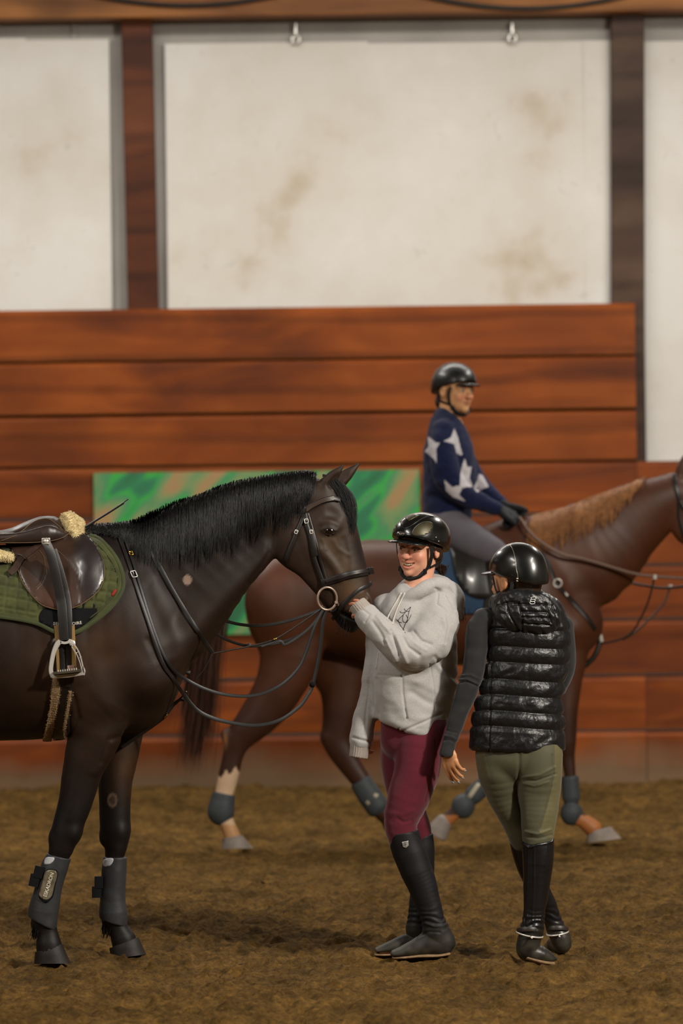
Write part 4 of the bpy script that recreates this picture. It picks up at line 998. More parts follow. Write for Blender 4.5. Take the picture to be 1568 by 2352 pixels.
strapuv('withers_loop', [(300, 1188), (322, 1180), (345, 1176)], 1.6, M_leab, mt, .01, .001)

# tendon boots
M_shell = mat('boot_shell', '303134', .55, .4, var=.15, vscale=30, bump=.15, bscale=300); M_shell_edge = mat('boot_edge', '4a524e', .5, .4)
def tboot(nodes, label, tabs, refl, grp='black tendon boots on the forelegs of the dark horse', cutln=None, Y0=HY):
    s = Sculpt(Y0, .003); s.chain(nodes, k=.01, sub=4)
    top, bot = nodes[0], nodes[-1]
    a = s.pt(top); b = s.pt(bot); dz = vnorm(a-b)
    s.cut(a+dz*.0, dz); s.cut(b, -(dz+np.array([.28, 0, 0])))
    v, f, n = s.build(1, lambda v, n: vnoise(v, .03, 5)*.001)
    t = thing('tendon_boot', label, 'tendon boot', s.pt(bot), grp); obj('shell', raw_mesh('shell', v, f), M_shell, t); bv = s.bvh()
    for i, (x0, y0, x1, y1, w) in enumerate(tabs):
        q = np.array([P(x0, y0, Y0+w*Y0/F), P(x1, y1, Y0+w*Y0/F)]); autos(mobj('fastening', sweep(spline([q[0], q[1]], 2), .018, .005, np.tile([.2, -1, 0.], (3, 1))), M_blackf, t), 50)
    vf, _, _ = patch(bv, refl, .0005, .001, 4, Y0, n=2); mobj('reflective_patch', vf, mat('reflective', 'b4b6ba', .5, .5), t)
    return t, bv
t1, bv1 = tboot([(137, 1966, -76, 27, 26), (124, 1995, -76, 31, 27), (114, 2030, -76, 30, 27), (107, 2060, -76, 32, 28), (100, 2092, -75, 35, 31), (98, 2122, -75, 33, 30)], 'black tendon boot with white brand strip on the near foreleg of the dark horse', [(92, 1990, 86, 2016, -100), (82, 2008, 76, 2036, -100)], [(106, 1970), (125, 1970), (121, 1980), (113, 1985), (102, 1985)])
vf, _, _ = patch(bv1, [(108, 1998), (132, 2001), (126, 2035), (120, 2060), (108, 2072), (94, 2066), (90, 2056), (98, 2026)], .003, .003, 4, HY, n=3); mobj('brand_plate', vf, M_blackf, t1)
vf, _, _ = patch(bv1, [(108, 2000), (130, 2003), (123, 2036), (117, 2058), (106, 2067), (95, 2062), (91, 2056), (99, 2026)], .006, .0012, 4, HY, n=2)
o = mobj('brand_strip', vf, mat('brand_plate_print', '6c6350', .4, .5, var=.4, vscale=30), t1)
pb = BVHTree.FromPolygons([tuple(p.co) for p in o.data.vertices], [tuple(q.vertices) for q in o.data.polygons])
M_let = mat('cream_lettering', 'd8cfb8', .5); place_text('lettering', 'ESKADRON', .0190, 112, 2032, 72, pb, M_let, t1, HY, .0012, .92)
place_text('lettering', 'Memory', .008, 101, 2042, 72, pb, M_let, t1, HY, .0012) if False else None
t2, bv2 = tboot([(265, 1968, 74, 27, 26), (262, 2000, 74, 29, 27), (260, 2040, 74, 28, 26), (259, 2070, 74, 29, 27), (260, 2096, 74, 33, 30), (262, 2120, 74, 31, 29)], 'plain black tendon boot on the far foreleg of the dark horse', [(228, 2013, 228, 2040, 60), (222, 2036, 222, 2062, 60)], [(239, 1974), (260, 1972), (256, 1985), (248, 1990), (238, 1990)])
# ================================================================ people: shared builders
def frame_M(pos, yaw, pitch=0, roll=0, scale=1):
    """local -y is the way the face looks; yaw turns it about z (degrees)"""
    return Matrix.Translation(Vector(pos))@Matrix.Rotation(math.radians(yaw), 4, 'Z')@Matrix.Rotation(math.radians(roll), 4, 'Y')@Matrix.Rotation(math.radians(pitch), 4, 'X')@Matrix.Scale(scale, 4)
def head_ops(s, M, smile=1.0):
    A = lambda c, r, k=.012, mode='add', rot=None: s.ell(c, r, k=k, mode=mode, M=M, rot=rot)
    A((0, .018, .035), (.075, .092, .083), .02); A((0, -.030, -.020), (.059, .057, .078), .03)
    A((0, -.042, -.070), (.042, .040, .036), .025); A((0, -.074, -.095), (.016, .014, .013), .018)
    for g in (-1, 1):
        A((g*.034, -.062, -.030), (.022, .020, .020), .018); A((g*.043, -.022, -.056), (.013, .030, .022), .02)
        s.chain([(g*.010, -.087, .017, .007, .006), (g*.030, -.086, .022, .0075, .006), (g*.050, -.066, .016, .006, .005)], k=.012, M=M, ref=(0, 0, 1))
        A((g*.031, -.088, .001), (.017, .012, .0095), .008, 'sub')
        A((g*.012, -.100, -.031), (.0085, .011, .0075), .006)
        A((g*.008, -.110, -.038), (.0036, .005, .0030), .002, 'sub')
        s.ell((g*.078, .012, -.006), (.009, .018, .029), k=.008, M=M); s.ell((g*.088, .006, -.006), (.008, .010, .018), k=.005, M=M, mode='sub')
        # upper and lower lids
        s.chain([(g*.016, -.080, -.001, .0032, .0032), (g*.031, -.0885, .0072-.0012*smile, .0034, .0034), (g*.046, -.076, .001, .003, .003)], k=.004, M=M)
        s.chain([(g*.016, -.080, -.003, .0028, .0028), (g*.031, -.0878, -.0070+.0008*smile, .0034, .0034), (g*.046, -.075, -.002, .003, .003)], k=.005, M=M)
    s.chain([(0, -.084, .014, .0085, .008), (0, -.094, -.006, .0085, .010), (0, -.105, -.024, .0095, .010), (0, -.110, -.031, .0105, .009)], k=.010, M=M)
    # lips
    wq = .021+.009*smile; up = .006*smile
    s.chain([(-wq, -.074, -.058+up, .0030, .0030), (-.012, -.088, -.0535, .0042, .0042), (0, -.092, -.053, .0042, .0044), (.012, -.088, -.0535, .0042, .0042), (wq, -.074, -.058+up, .0030, .0030)], k=.006, M=M)
    dp = .011*smile+.006
    s.chain([(-wq, -.074, -.058+up, .0030, .0030), (-.012, -.086, -.0560-dp, .0048, .0046), (0, -.090, -.0575-dp, .0052, .005), (.012, -.086, -.0560-dp, .0048, .0046), (wq, -.074, -.058+up, .0030, .0030)], k=.006, M=M)
    if smile > .3:
        s.chain([(-wq+.001, -.082, -.0590+up, .0026, .010), (-.014, -.090, -.0612, .0060, .012), (0, -.094, -.0640, .0074, .012), (.014, -.090, -.0612, .0060, .012), (wq-.001, -.082, -.0590+up, .0026, .010)], k=.002, M=M, ref=(0, 1, 0), mode='sub', sub=4)
        for g in (-1, 1): s.chain([(g*.019, -.098, -.034, .0022, .003), (g*.036, -.084, -.050, .0024, .003), (g*.036, -.080, -.064, .0018, .003)], k=.005, M=M, mode='sub')
    else:
        s.chain([(-wq, -.080, -.058, .0010, .006), (0, -.097, -.0595, .0014, .008), (wq, -.080, -.058, .0010, .006)], k=.002, M=M, mode='sub')
def loc_of(v, M):
    Mi = np.array(M.inverted()); return v@Mi[:3, :3].T+Mi[:3, 3]
def face_col(v, M, skin, lip='b4594e', brow='3a2418', blush='c9705e', base=None, hair='2c1c12'):
    q = loc_of(v, M); n = len(v); c = np.tile(np.array(srgb(skin)), (n, 1)) if base is None else base
    x, y, z = q.T; near = (np.abs(x) < .11) & (y < .1) & (y > -.14) & (np.abs(z) < .14)
    g = lambda cx, cy, rx, ry: np.exp(-((np.abs(x)-cx)/rx)**2-((z-cy)/ry)**2)*near*(y < -.02)
    c = mix(c, srgb(blush), g(.036, -.034, .020, .018)*.55+g(0, -.030, .014, .012)*.5)
    c = mix(c, srgb(brow), np.clip(g(.032, .022, .018, .0045)*1.2, 0, 1)*.85)
    c = mix(c, srgb('4a2e24'), np.clip(g(.031, .006, .018, .0030)*1.3, 0, 1)*.75+g(.031, -.006, .015, .003)*.3)
    return c, q
M_skin = mat('skin', 'd8a184', .5, .4, attr=True, var=.06, vscale=40, sss=.15, bump=.1, bscale=900, bdist=.0004)
M_eyew = mat('eye_white', 'b9aca4', .15, .5); M_iris = mat('iris', '2a1a12', .1, .6, coat=1); M_teeth = mat('teeth', 'dccfae', .3, .5)
def face_bits(M, par, squint=True):
    for g in (-1, 1):
        sp = Sculpt(None, .0016); sp.ell((g*.031, -.0780, .0), (.0115, .0115, .0115), M=M); v, f, n = sp.build(1)
        q = loc_of(v, M); col = np.tile(np.array(srgb('b9aca4')), (len(v), 1)); d = np.hypot(q[:, 0]-g*.031+.001, q[:, 2]-.0005); col = mix(col, srgb('38261a'), ((d < .0058) & (q[:, 1] < -.076)).astype(float)); col = mix(col, srgb('080505'), ((d < .0026) & (q[:, 1] < -.076)).astype(float))
        obj('eye', raw_mesh('eye', v, f, col), M_eyeball, par)
M_eyeball = mat('eyeball', 'b9aca4', .12, .5, attr=True, coat=.6)
def hand_ops(s, M, curl=(20, 25, 30, 35), spread=1.0, thumb=(.55, .75, -.25), sx=1, k=.004, L=(.068, .076, .071, .056)):
    """y along the fingers, x towards the thumb (times sx), z out of the back of the hand"""
    s.ell((0, .042, 0), (.036, .046, .0135), k=.008, M=M); s.ell((sx*.018, .028, -.004), (.020, .030, .015), k=.01, M=M)
    s.chain([(0, -.018, 0, .023, .018), (0, 0, 0, .025, .017), (0, .03, 0, .030, .014)], k=.012, M=M, ref=(0, 0, 1)); tips = []
    for i, (x, y0) in enumerate(((.029, .078), (.010, .084), (-.010, .081), (-.028, .073))):
        x *= sx; ang = math.radians(curl[i]*.5); p = np.array([x, y0-.018, 0.]); spd = x*1.6*spread; pts = [tuple(p)+(.0098, .0098)]
        seg = [.018, L[i]*.45, L[i]*.30, L[i]*.25]; r = [.0098, .0086, .0078, .0064]
        for j, l in enumerate(seg):
            d = np.array([spd*.9, math.cos(ang), -math.sin(ang)]); p = p+d*l; pts.append(tuple(p)+(r[j], r[j]*.95)); ang += math.radians(curl[i]*(1.0 if j < 2 else .8))
        s.chain(pts, k=k, M=M, sub=3, ref=(0, 0, 1)); tips.append((p, d, ang))
    t = vnorm(np.array(thumb)*[sx, 1, 1]); b = np.array([sx*.026, .012, -.004])
    s.chain([tuple(b)+(.013, .013), tuple(b+t*.026)+(.0125, .0125), tuple(b+t*.048)+(.0105, .010), tuple(b+t*.066+np.array([0, .006, -.003]))+(.0085, .007)], k=.008, M=M)
    return tips
def helmet_mesh(M, par, name='riding_helmet', rough=.22, mirror_label=None, vents=False, brim=(.072, .062), col='0d0e0e', stripe=False, sc_=1.0, peak_drop=0.0, coat=.8, rear=.052):
    hp = bpy.data.objects.new(name, None); COL.objects.link(hp); hp.location = M.translation; attach(hp, par)
    s = Sculpt(None, .0026)
    s.ell((0, .014, .040), (.100*sc_, .126*sc_, .104), k=.0, M=M); s.ell((0, .080, .046-rear), (.074*sc_, .055, .066), k=.03, M=M)
    m = np.array(M.to_3x3()); o = np.array(M.translation); W = lambda p: m@np.array(p, float)+o; D = lambda d: m@np.array(d, float)
    s.cut(W((0, -.04, .030)), D((0, -.30, -1)), .006); s.cut(W((0, .09, -rear)), D((0, .42, -1)), .006)
    s.ell((0, .014, .028), (.080, .104, .085), k=.003, M=M, mode='sub')
    if vents:
        pass
    v, f, n = s.build(1); M_h = mat('helmet_shell', col, rough, .55, coat=coat, var=.05)
    obj('shell', raw_mesh('shell', v, f), M_h, hp); bv = s.bvh()
    s = Sculpt(None, .0026); s.ell((0, -.088, .031), (brim[0], brim[1], .010), k=.0, M=M); s.cut(W((0, -.03, .0)), D((0, 1, .2)), .01)
    s.cut(W((0, -.088, .027)), D((0, .05, -1)), .003); v, f, n = s.build(1, lambda v, n: 0*v[:, 0]); q = loc_of(v, M)
    dz = -.9*np.abs(q[:, 0])**2/.09*.10-peak_drop*np.clip((-q[:, 1]-.09)/.06, 0, 1); v = v+(m[:, 2]*dz[:, None]); obj('peak', raw_mesh('peak', v, f), M_h, hp)
    return hp, bv, W, D, M_h
def tube_l(name, M, pts, r, m, par, th=None, n=6, nr=None):
    mm = np.array(M.to_3x3()); o = np.array(M.translation); q = spline(pts, n)@mm.T+o; sc_ = np.linalg.norm(mm[:, 0])
    if th is None: vf = sweep(q, r*sc_)
    else:
        c = mm@np.array([0, .01, -.01])+o; N = vnorm(q-c) if nr is None else np.tile(mm@np.array(nr, float), (len(q), 1)); vf = sweep(q, r*sc_, th*sc_, N)
    ob = mobj(name, vf, m, par); autos(ob, 50); return ob
M_web = mat('harness_webbing', '101012', .6, .4, bump=.3, bscale=900, bdist=.0004)
def harness(M, hp, ear=True):
    for g in (-1, 1):
        tube_l('harness_strap', M, [(g*.080, -.045, .018), (g*.080, -.035, -.02), (g*.067, -.030, -.065), (g*.050, -.040, -.090)], .0075, M_web, hp, th=.0018)
        tube_l('harness_strap', M, [(g*.078, .055, -.005), (g*.083, .040, -.045), (g*.070, -.022, -.070)], .0065, M_web, hp, th=.0018)
    tube_l('chin_strap', M, [(-.052, -.040, -.090), (-.035, -.055, -.112), (0, -.064, -.121), (.035, -.055, -.112), (.052, -.040, -.090)], .0095, M_web, hp, th=.005)
    for g in (-1, 1):
        mobj('strap_buckle', boxm(np.array(M@Vector((g*.055, -.040, -.086))), (.008, .006, .010), np.array(M.to_3x3())), M_web, hp, False)
# ================================================================ bay horse and its rider
BY = 19.3; bs = BY/F
def B3(u, v, w=0): return P(u, v, BY+w*bs)
bh = Sculpt(BY, .0085)
bh.chain([(652, 1372, 0, 96, 82), (720, 1366, 0, 124, 104), (850, 1380, 0, 140, 120), (980, 1384, 0, 146, 122), (1100, 1378, 0, 150, 116), (1200, 1372, 0, 146, 100), (1265, 1390, 0, 122, 84)], k=.05)
bh.ell((1298, 1440, 0), (80, 100, 74), k=.06).chain([(1120, 1235, 0, 28, 34), (1190, 1215, 0, 30, 30), (1240, 1225, 0, 34, 30)], k=.06)
for g in (-1, 1):
    bh.ell((650, 1390, g*52), (88, 60, 112), k=.05); bh.ell((1230, 1400, g*72), (70, 34, 105), k=.05); bh.ell((1330, 1425, g*36), (50, 36, 60), k=.04)
bh.chain([(1225, 1310, 0, 112, 74), (1352, 1272, 0, 122, 66), (1428, 1212, 0, 92, 52), (1490, 1172, 0, 74, 46), (1552, 1132, 0, 50, 40)], k=.05, sub=4)
bh.chain([(1570, 1135, 0, 46, 36), (1610, 1195, 0, 50, 40), (1650, 1265, 0, 40, 32), (1680, 1320, 0, 32, 26), (1690, 1345, 0, 24, 24)], k=.02)
for g in (-1, 1):
    bh.ell((1588, 1192, g*22), (56, 16, 60), k=.02); bh.chain([(1590, 1215, g*20, 40, 14), (1635, 1275, g*16, 24, 13), (1665, 1320, g*10, 20, 12)], k=.02)
    e_ = [(1565+g*4, 1100, g*16, 11, 9), (1570+g*6, 1075, g*18, 12, 8), (1580+g*6, 1048, g*20, 6, 4), (1586+g*6, 1032, g*20, 1.5, 1.5)]; bh.chain(e_, k=.01)
# hind legs
bh.chain([(662, 1430, -52, 92, 44), (668, 1500, -56, 74, 40), (640, 1580, -56, 56, 33), (596, 1645, -55, 45, 27), (550, 1697, -54, 33, 22), (535, 1735, -54, 26, 19), (524, 1780, -54, 23, 16), (514, 1825, -54, 20, 15), (508, 1862, -54, 24, 19), (523, 1895, -54, 17, 16), (533, 1922, -54, 20, 18)], k=.03)
bh.ell((520, 1690, -54), (14, 14, 16), k=.02)
bh.chain([(700, 1440, 48, 92, 44), (765, 1500, 52, 82, 40), (785, 1590, 52, 50, 32), (776, 1660, 52, 38, 26), (772, 1700, 52, 34, 22), (800, 1752, 52, 28, 18), (838, 1806, 52, 22, 16), (864, 1850, 52, 24, 19), (888, 1878, 52, 18, 16), (902, 1898, 52, 20, 17)], k=.03)
bh.ell((750, 1692, 52), (14, 16, 16), k=.02)
# fore legs
bh.chain([(1280, 1480, 48, 60, 34), (1262, 1560, 50, 46, 28), (1228, 1660, 50, 32, 24), (1196, 1728, 50, 27, 22), (1160, 1762, 50, 18, 15), (1105, 1812, 50, 15, 13), (1066, 1850, 50, 21, 18), (1040, 1872, 50, 17, 15), (1018, 1892, 50, 18, 16)], k=.03)
bh.chain([(1296, 1480, -52, 58, 34), (1298, 1560, -54, 40, 28), (1298, 1640, -54, 28, 24), (1300, 1705, -54, 24, 22), (1304, 1740, -54, 17, 15), (1310, 1800, -54, 15, 13), (1314, 1866, -54, 21, 18), (1340, 1886, -54, 17, 15), (1362, 1904, -54, 19, 17)], k=.03)
def b_disp(v, n): return vnoise(v, (.16, .16, .16), 15)*.006
def b_col(v):
    u, w_ = UV(v); n = len(v); c = np.tile(np.array(srgb('4a2612')), (n, 1)); leg = np.clip((w_-1560)/90, 0, 1); c = mix(c, srgb('331b10'), leg*.8)
    c = mix(c, srgb('3c2114'), np.exp(-(np.hypot((u-790)/60, (w_-1470)/90))**2)*.6)  # far hind thigh darkened: its shade is put into the coat colour
    c = mix(c, srgb('704430'), np.exp(-(np.hypot((u-640)/50, (w_-1330)/45))**2)*.6+np.exp(-(np.hypot((u-1330)/60, (w_-1260)/60))**2)*.35)  # buttock highlight painted into the coat; neck gets a paler patch
    sock = ((u < 600) & (w_ > 1764+.35*(553-u)+6*np.sin(u*.3))); c = mix(c, srgb('d6b696'), sock.astype(float)); c = mix(c, srgb('c08a54'), (sock & (w_ > 1895)).astype(float)*.8)
    c = mix(c, srgb('b5713a'), ((w_ > 1872) & (u > 995) & (u < 1420)).astype(float)*.85)
    return mix(c, srgb('b08058'), np.exp(-(np.hypot((u-517)/5, (w_-1700)/16))**2)*.7)
v, f, n = bh.build(2, b_disp); BB = bh.bvh()
bay = thing('horse', 'reddish-brown horse with one white sock walking along the board wall behind', 'horse', B3(960, 1945)*[1, 1, 0])
M_bay = mat('bay_coat', '532f1c', .5, .4, var=.15, vscale=8, attr=True)
obj('body', raw_mesh('body', v, f, b_col(v)), M_bay, bay)
M_hoof2 = mat('grey_hoof', '8b8078', .6, .4, var=.2, vscale=20)
hoof('hoof', (510, 556, 1926, 1918), (508, 582, 1950, 1948), -54, M_hoof2, bay, BY, 22)
hoof('hoof', (1348, 1402, 1912, 1898), (1345, 1427, 1936, 1926), -54, M_hoof2, bay, BY, 22)
for nodes in ([(1018, 1888, 50, 20, 17), (1008, 1906, 50, 25, 20), (1000, 1922, 50, 25, 21)], [(902, 1894, 52, 20, 17), (912, 1908, 52, 25, 20), (920, 1920, 52, 26, 20)]):
    s_ = Sculpt(BY, .005); s_.chain(nodes, k=.005); s_.cut(s_.pt(nodes[-1]), s_.pt(nodes[-1])-s_.pt(nodes[-2])); v_, f_, n_ = s_.build(1); obj('hoof', raw_mesh('hoof', v_, f_), M_hoof2, bay)
# mane (flaxen), hangs on the near side
M_flax = mat('flaxen_hair', '8a5a30', .55, .4, var=.3, vscale=40); S = []; R = []
cr = spline([(1225, 1180, 0), (1262, 1170, 0), (1309, 1158, 0), (1354, 1140, 0), (1398, 1124, 0), (1449, 1108, 0), (1480, 1092, 0)], 12)
for i in range(1100):
    c = cr[rng.integers(0, len(cr))]; u0 = c[0]+rng.normal(0, 3); L = np.interp(u0, [1225, 1300, 1420, 1480], [95, 100, 88, 30])*rng.uniform(.5, 1.05); pts = []
    for q in np.linspace(0, 1, 7):
        u = u0-14*q+rng.normal(0, .6)+4*math.sin(u0*.2)*q; vv_ = c[1]+4+L*q
        if q < .1: pts.append(B3(u, vv_, rng.uniform(-18, 2)))
        else: l, m, _ = hit(BB, u, vv_, BY); pts.append(l+m*.012)
    S.append(pts); R.append(rng.uniform(.0016, .003))
mobj('mane', strands(S, np.array(R)), M_flax, bay)['kind'] = 'stuff'
S = []; M_btail = mat('brown_tail_hair', '452818', .55, .4, var=.3, vscale=30)
for i in range(900):
    a = rng.normal(0, 1, 3)*[.016, .02, .01]; e = rng.normal(0, 1, 3)*[.035, .035, .03]; q = np.linspace(0, 1, 12); Lq = rng.uniform(.7, 1.0)
    path = spline([B3(578, 1308, 0), B3(520, 1345, 0), B3(487, 1430, 0), B3(468, 1540, 0), B3(456, 1650, 0), B3(436, 1765, 0)], 4)
    idx = q*Lq*(len(path)-1); pp_ = np.stack([np.interp(idx, np.arange(len(path)), path[:, j]) for j in range(3)], 1); S.append(pp_+a+(e-a)*(q[:, None]*2.0*(1-q[:, None]*.45)))
mobj('tail', strands(S, .0035), M_btail, bay)['kind'] = 'stuff'
M_bleather = mat('black_leather', '17130f', .4, .5, var=.2)
def bfree(name, pts, hw, m, par, th=None): return free(name, pts, hw, m, par, th=th, Y0=BY, nrm=[0, -1, .4])
def bstrap(name, uv, hw, m, par, off=.004, th=.0025, mirror=False): return strapuv(name, uv, hw, m, par, off, th, BB, mirror, 8, BY)
# tack
bt = thing('saddle_pad', 'dark blue saddle pad under the rider in the star sweater', 'saddle pad', B3(1040, 1300))
M_blue = mat('navy_pad', '27405c', .8, .3, var=.15, sheen=.2); M_flapb = mat('black_saddle_leather', '25221f', .35, .5, var=.2, coat=.2)
vf, _, _ = patch(BB, [(985, 1262), (1060, 1250), (1150, 1250), (1160, 1330), (1130, 1395), (1075, 1408), (1010, 1395), (985, 1340)], .006, .012, 12, BY); mobj('pad_cloth', vf, M_blue, bt); mobj('pad_cloth', mirrorY(vf, BY), M_blue, bt)
bsd = thing('saddle', 'black saddle under the rider in the star sweater', 'saddle', B3(1060, 1240))
vf, _, _ = patch(BB, [(1040, 1250), (1100, 1242), (1160, 1262), (1175, 1310), (1140, 1366), (1085, 1372), (1052, 1340), (1040, 1295)], .022, .01, 9, BY, relief=lambda Q: .012*np.exp(-((Q[:, 0]-1068)/14)**2-((Q[:, 1]-1318)/30)**2)); mobj('flap', vf, M_flapb, bsd); mobj('flap', mirrorY(vf, BY), M_flapb, bsd)
s_ = Sculpt(BY, .008); s_.chain([(962, 1222, 0, 14, 52), (985, 1236, 0, 16, 66), (1030, 1250, 0, 15, 66), (1080, 1246, 0, 15, 52), (1120, 1232, 0, 18, 44), (1146, 1222, 0, 15, 32)], k=.01); v_, f_, n_ = s_.build(1); obj('seat', raw_mesh('seat', v_, f_), M_flapb, bsd)
bfree('stirrup_leather', [(1105, 1290, -92), (1100, 1400, -98), (1096, 1500, -100)], 5, M_bleather, bsd, .8)
br2 = thing('bridle', 'black bridle on the reddish-brown walking horse', 'bridle', B3(1600, 1200))
bstrap('headpiece', [(1548, 1092), (1552, 1120), (1560, 1150)], 5, M_bleather, br2, mirror=True); bstrap('cheekpiece', [(1560, 1150), (1600, 1220), (1640, 1290)], 4, M_bleather, br2, mirror=True)
bstrap('noseband', [(1625, 1290), (1650, 1275), (1680, 1262)], 6, M_bleather, br2, mirror=True); bstrap('throatlash', [(1558, 1150), (1560, 1190), (1572, 1235)], 3.5, M_bleather, br2, mirror=True)
rg = np.array([B3(1655+12*math.cos(a), 1318+14*math.sin(a), -30) for a in np.arange(20)/20*2*math.pi]); mobj('bit_ring', sweep(rg, 2*bs, closed=True), M_steel, br2)
brn = thing('reins', 'reins running from the gloved hands to the bit of the walking horse', 'reins', B3(1400, 1300))
M_rope = mat('worn_rein_tan', '6e584c', .7, .3)
bfree('near_rein', [(1192, 1188, -45), (1225, 1232, -84), (1285, 1271, -92), (1339, 1284, -84), (1398, 1301, -74), (1458, 1318, -60), (1518, 1325, -48), (1590, 1328, -38), (1652, 1322, -32)], 3.6, M_rope, brn)
bfree('far_rein', [(1200, 1185, 20), (1260, 1262, 88), (1340, 1290, 88), (1437, 1334, 66), (1488, 1346, 56), (1540, 1350, 46), (1652, 1335, 30)], 3.2, M_bleather, brn)
bfree('rein_bight', [(1180, 1190, -30), (1215, 1210, -34), (1228, 1250, -60), (1215, 1300, -92)], 3, M_rope, brn)
bp = thing('breastplate', 'dark breastplate with metal rings across the chest of the walking horse', 'breastplate', B3(1330, 1400))
bstrap('shoulder_strap', [(1215, 1232), (1252, 1284), (1276, 1340), (1303, 1371), (1339, 1410), (1366, 1446)], 5, M_bleather, bp, .006, .003)
rg = []
l, m_, _ = hit(BB, 1277, 1341, BY)
mobj('ring', sweep(np.array([l+m_*.014+np.array([.020*math.cos(a), 0, .020*math.sin(a)]) for a in np.arange(20)/20*2*math.pi]), .004, closed=True), M_steel, bp)
bfree('metal_clip', [(1290, 1356, -86), (1302, 1369, -84)], 4.5, M_steel, bp); bfree('chest_ring', [(1378, 1458, -24), (1381, 1474, -24)], 5, M_steel, bp)
bfree('girth_strap', [(1379, 1470, -20), (1366, 1505, -24), (1340, 1532, -24), (1312, 1552, -20), (1270, 1565, -10)], 6, M_bleather, bp)
bfree('martingale_fork', [(1503, 1325, -50), (1488, 1382, -44), (1468, 1425, -38), (1448, 1455, -30), (1420, 1470, -26), (1383, 1478, -22)], 2.2, M_bleather, bp)
bfree('martingale_fork', [(1539, 1347, 50), (1524, 1386, 40), (1488, 1425, 20), (1458, 1452, 0), (1430, 1469, -14)], 2.2, M_bleather, bp)
for a, b in ((1503, 1325), (1539, 1348)): bfree('fork_ring', [(a, b-5, -50 if a < 1510 else 50), (a, b+5, -50 if a < 1510 else 50)], 5.5, M_steel, bp)
# boots of the walking horse
def bboot(nodes, label, strip=None, ball=None):
    s = Sculpt(BY, .006); s.chain(nodes[:-1] if ball else nodes, k=.01, sub=3)
    if ball: s.ell(ball[:3], (ball[3], ball[3]*.85, ball[3]*1.08), k=.015)
    a, b = s.pt(nodes[0]), s.pt(nodes[1]); s.cut(a, a-b); v, f, n = s.build(1)
    t = thing('fetlock_boot', label, 'horse boot', s.pt(nodes[-1]), 'boots on the legs of the walking horse'); obj('shell', raw_mesh('shell', v, f), M_bootg, t)
    if strip: q, _ = lay(s.bvh(), strip, .003, 4, BY); _2 = lay(s.bvh(), strip, .003, 4, BY)[1]; mobj('pale_strip', sweep(q, 5*bs, .002, _2), mat('pale_strip', 'b8b09a', .5), t)
    return t
M_bootg = mat('grey_boot', '3d4347', .6, .4, var=.15, vscale=15)
bboot([(515, 1822, -54, 26, 21), (510, 1845, -54, 28, 23), (508, 1866, -54, 28, 23)], 'grey round fetlock boot below the white sock of the walking horse', None, (507, 1863, -54, 31))
bboot([(826, 1792, 52, 25, 20), (846, 1824, 52, 28, 22), (866, 1852, 52, 28, 23)], 'dark boot with pale strip on the far hind leg of the walking horse', [(842, 1846), (880, 1814)])
bboot([(1120, 1796, 50, 21, 18), (1088, 1826, 50, 22, 19), (1064, 1852, 50, 24, 20)], 'dark boot with pale strip on the lifted foreleg of the walking horse', [(1076, 1833), (1100, 1800)], (1063, 1852, 50, 27))
bboot([(1308, 1782, -54, 20, 18), (1311, 1830, -54, 21, 18), (1313, 1868, -54, 24, 20)], 'dark boot on the planted foreleg of the walking horse', None, (1312, 1868, -54, 26))

# rider ------------------------------------------------
rid = thing('person', 'rider in navy sweater with white stars and black helmet on the walking horse', 'person', B3(1030, 1240))
RM = frame_M(B3(1046, 898, 0), 42, 2, 2, 1.0)
rb = Sculpt(BY, .0042); head_ops(rb, RM, .0)
rb.chain([(1036, 915, 0, 24, 25), (1030, 955, 0, 24, 26), (1028, 985, 0, 30, 34)], k=.02)
rb.chain([(1026, 1000, 0, 44, 62), (1028, 1080, 0, 46, 58), (1024, 1160, 0, 44, 60), (1018, 1210, 0, 46, 68)], k=.04)
rb.chain([(1018, 1000, -62, 22, 22), (1026, 1070, -74, 20, 20), (1048, 1122, -70, 16, 16), (1100, 1150, -58, 13, 13), (1140, 1166, -48, 10, 11)], k=.02)
rb.chain([(1034, 1000, 62, 22, 22), (1060, 1066, 72, 19, 19), (1092, 1106, 60, 16, 16), (1130, 1142, 34, 13, 13), (1150, 1155, 26, 10, 11)], k=.02)
for g in (-1, 1): rb.chain([(a, b, c_, d*.8, e*.8) for a, b, c_, d, e in [(1018, 1212, g*40, 40, 36), (1080, 1240, g*82, 34, 32), (1140, 1276, g*96, 24, 24), (1134, 1340, g*104, 20, 20), (1112, 1430, g*104, 17, 17), (1096, 1500, g*102, 12, 12), (1122, 1524, g*102, 12, 14), (1150, 1528, g*104, 10, 12)]], k=.02)
v, f, n = rb.build(1); c, q = face_col(v, RM, 'cf9a6c', brow='3c2a20'); x, y, z = q.T
c = mix(c, srgb('9a5448'), np.exp(-((x)/.024)**2-((z+.059)/.0085)**2)*(y < -.05)*.9)
obj('body', raw_mesh('body', v, f, c), M_skin, rid); face_bits(RM, rid)
def sweater_pts(s, g=0):
    s.chain([(1020, 962, 0, 26, 44), (1024, 990, 0, 42, 66), (1030, 1040, 0, 58, 74), (1034, 1100, 0, 62, 72), (1028, 1150, 0, 58, 70), (1026, 1182, 0, 56, 70)], k=.03)
    s.chain([(1018, 992, -56, 28, 28), (1016, 1040, -78, 32, 30), (1030, 1096, -86, 33, 30), (1066, 1136, -80, 27, 25), (1104, 1152, -64, 21, 20), (1138, 1168, -50, 16, 16)], k=.02)
    s.chain([(1036, 992, 52, 28, 28), (1062, 1060, 70, 30, 28), (1096, 1108, 62, 24, 22), (1128, 1138, 40, 18, 18), (1150, 1158, 28, 15, 15)], k=.02)
s_ = Sculpt(BY, .0048); sweater_pts(s_); s_.chain([(1046, 940, 0, 20, 22), (1044, 962, 0, 19, 20)], k=.01, mode='sub')
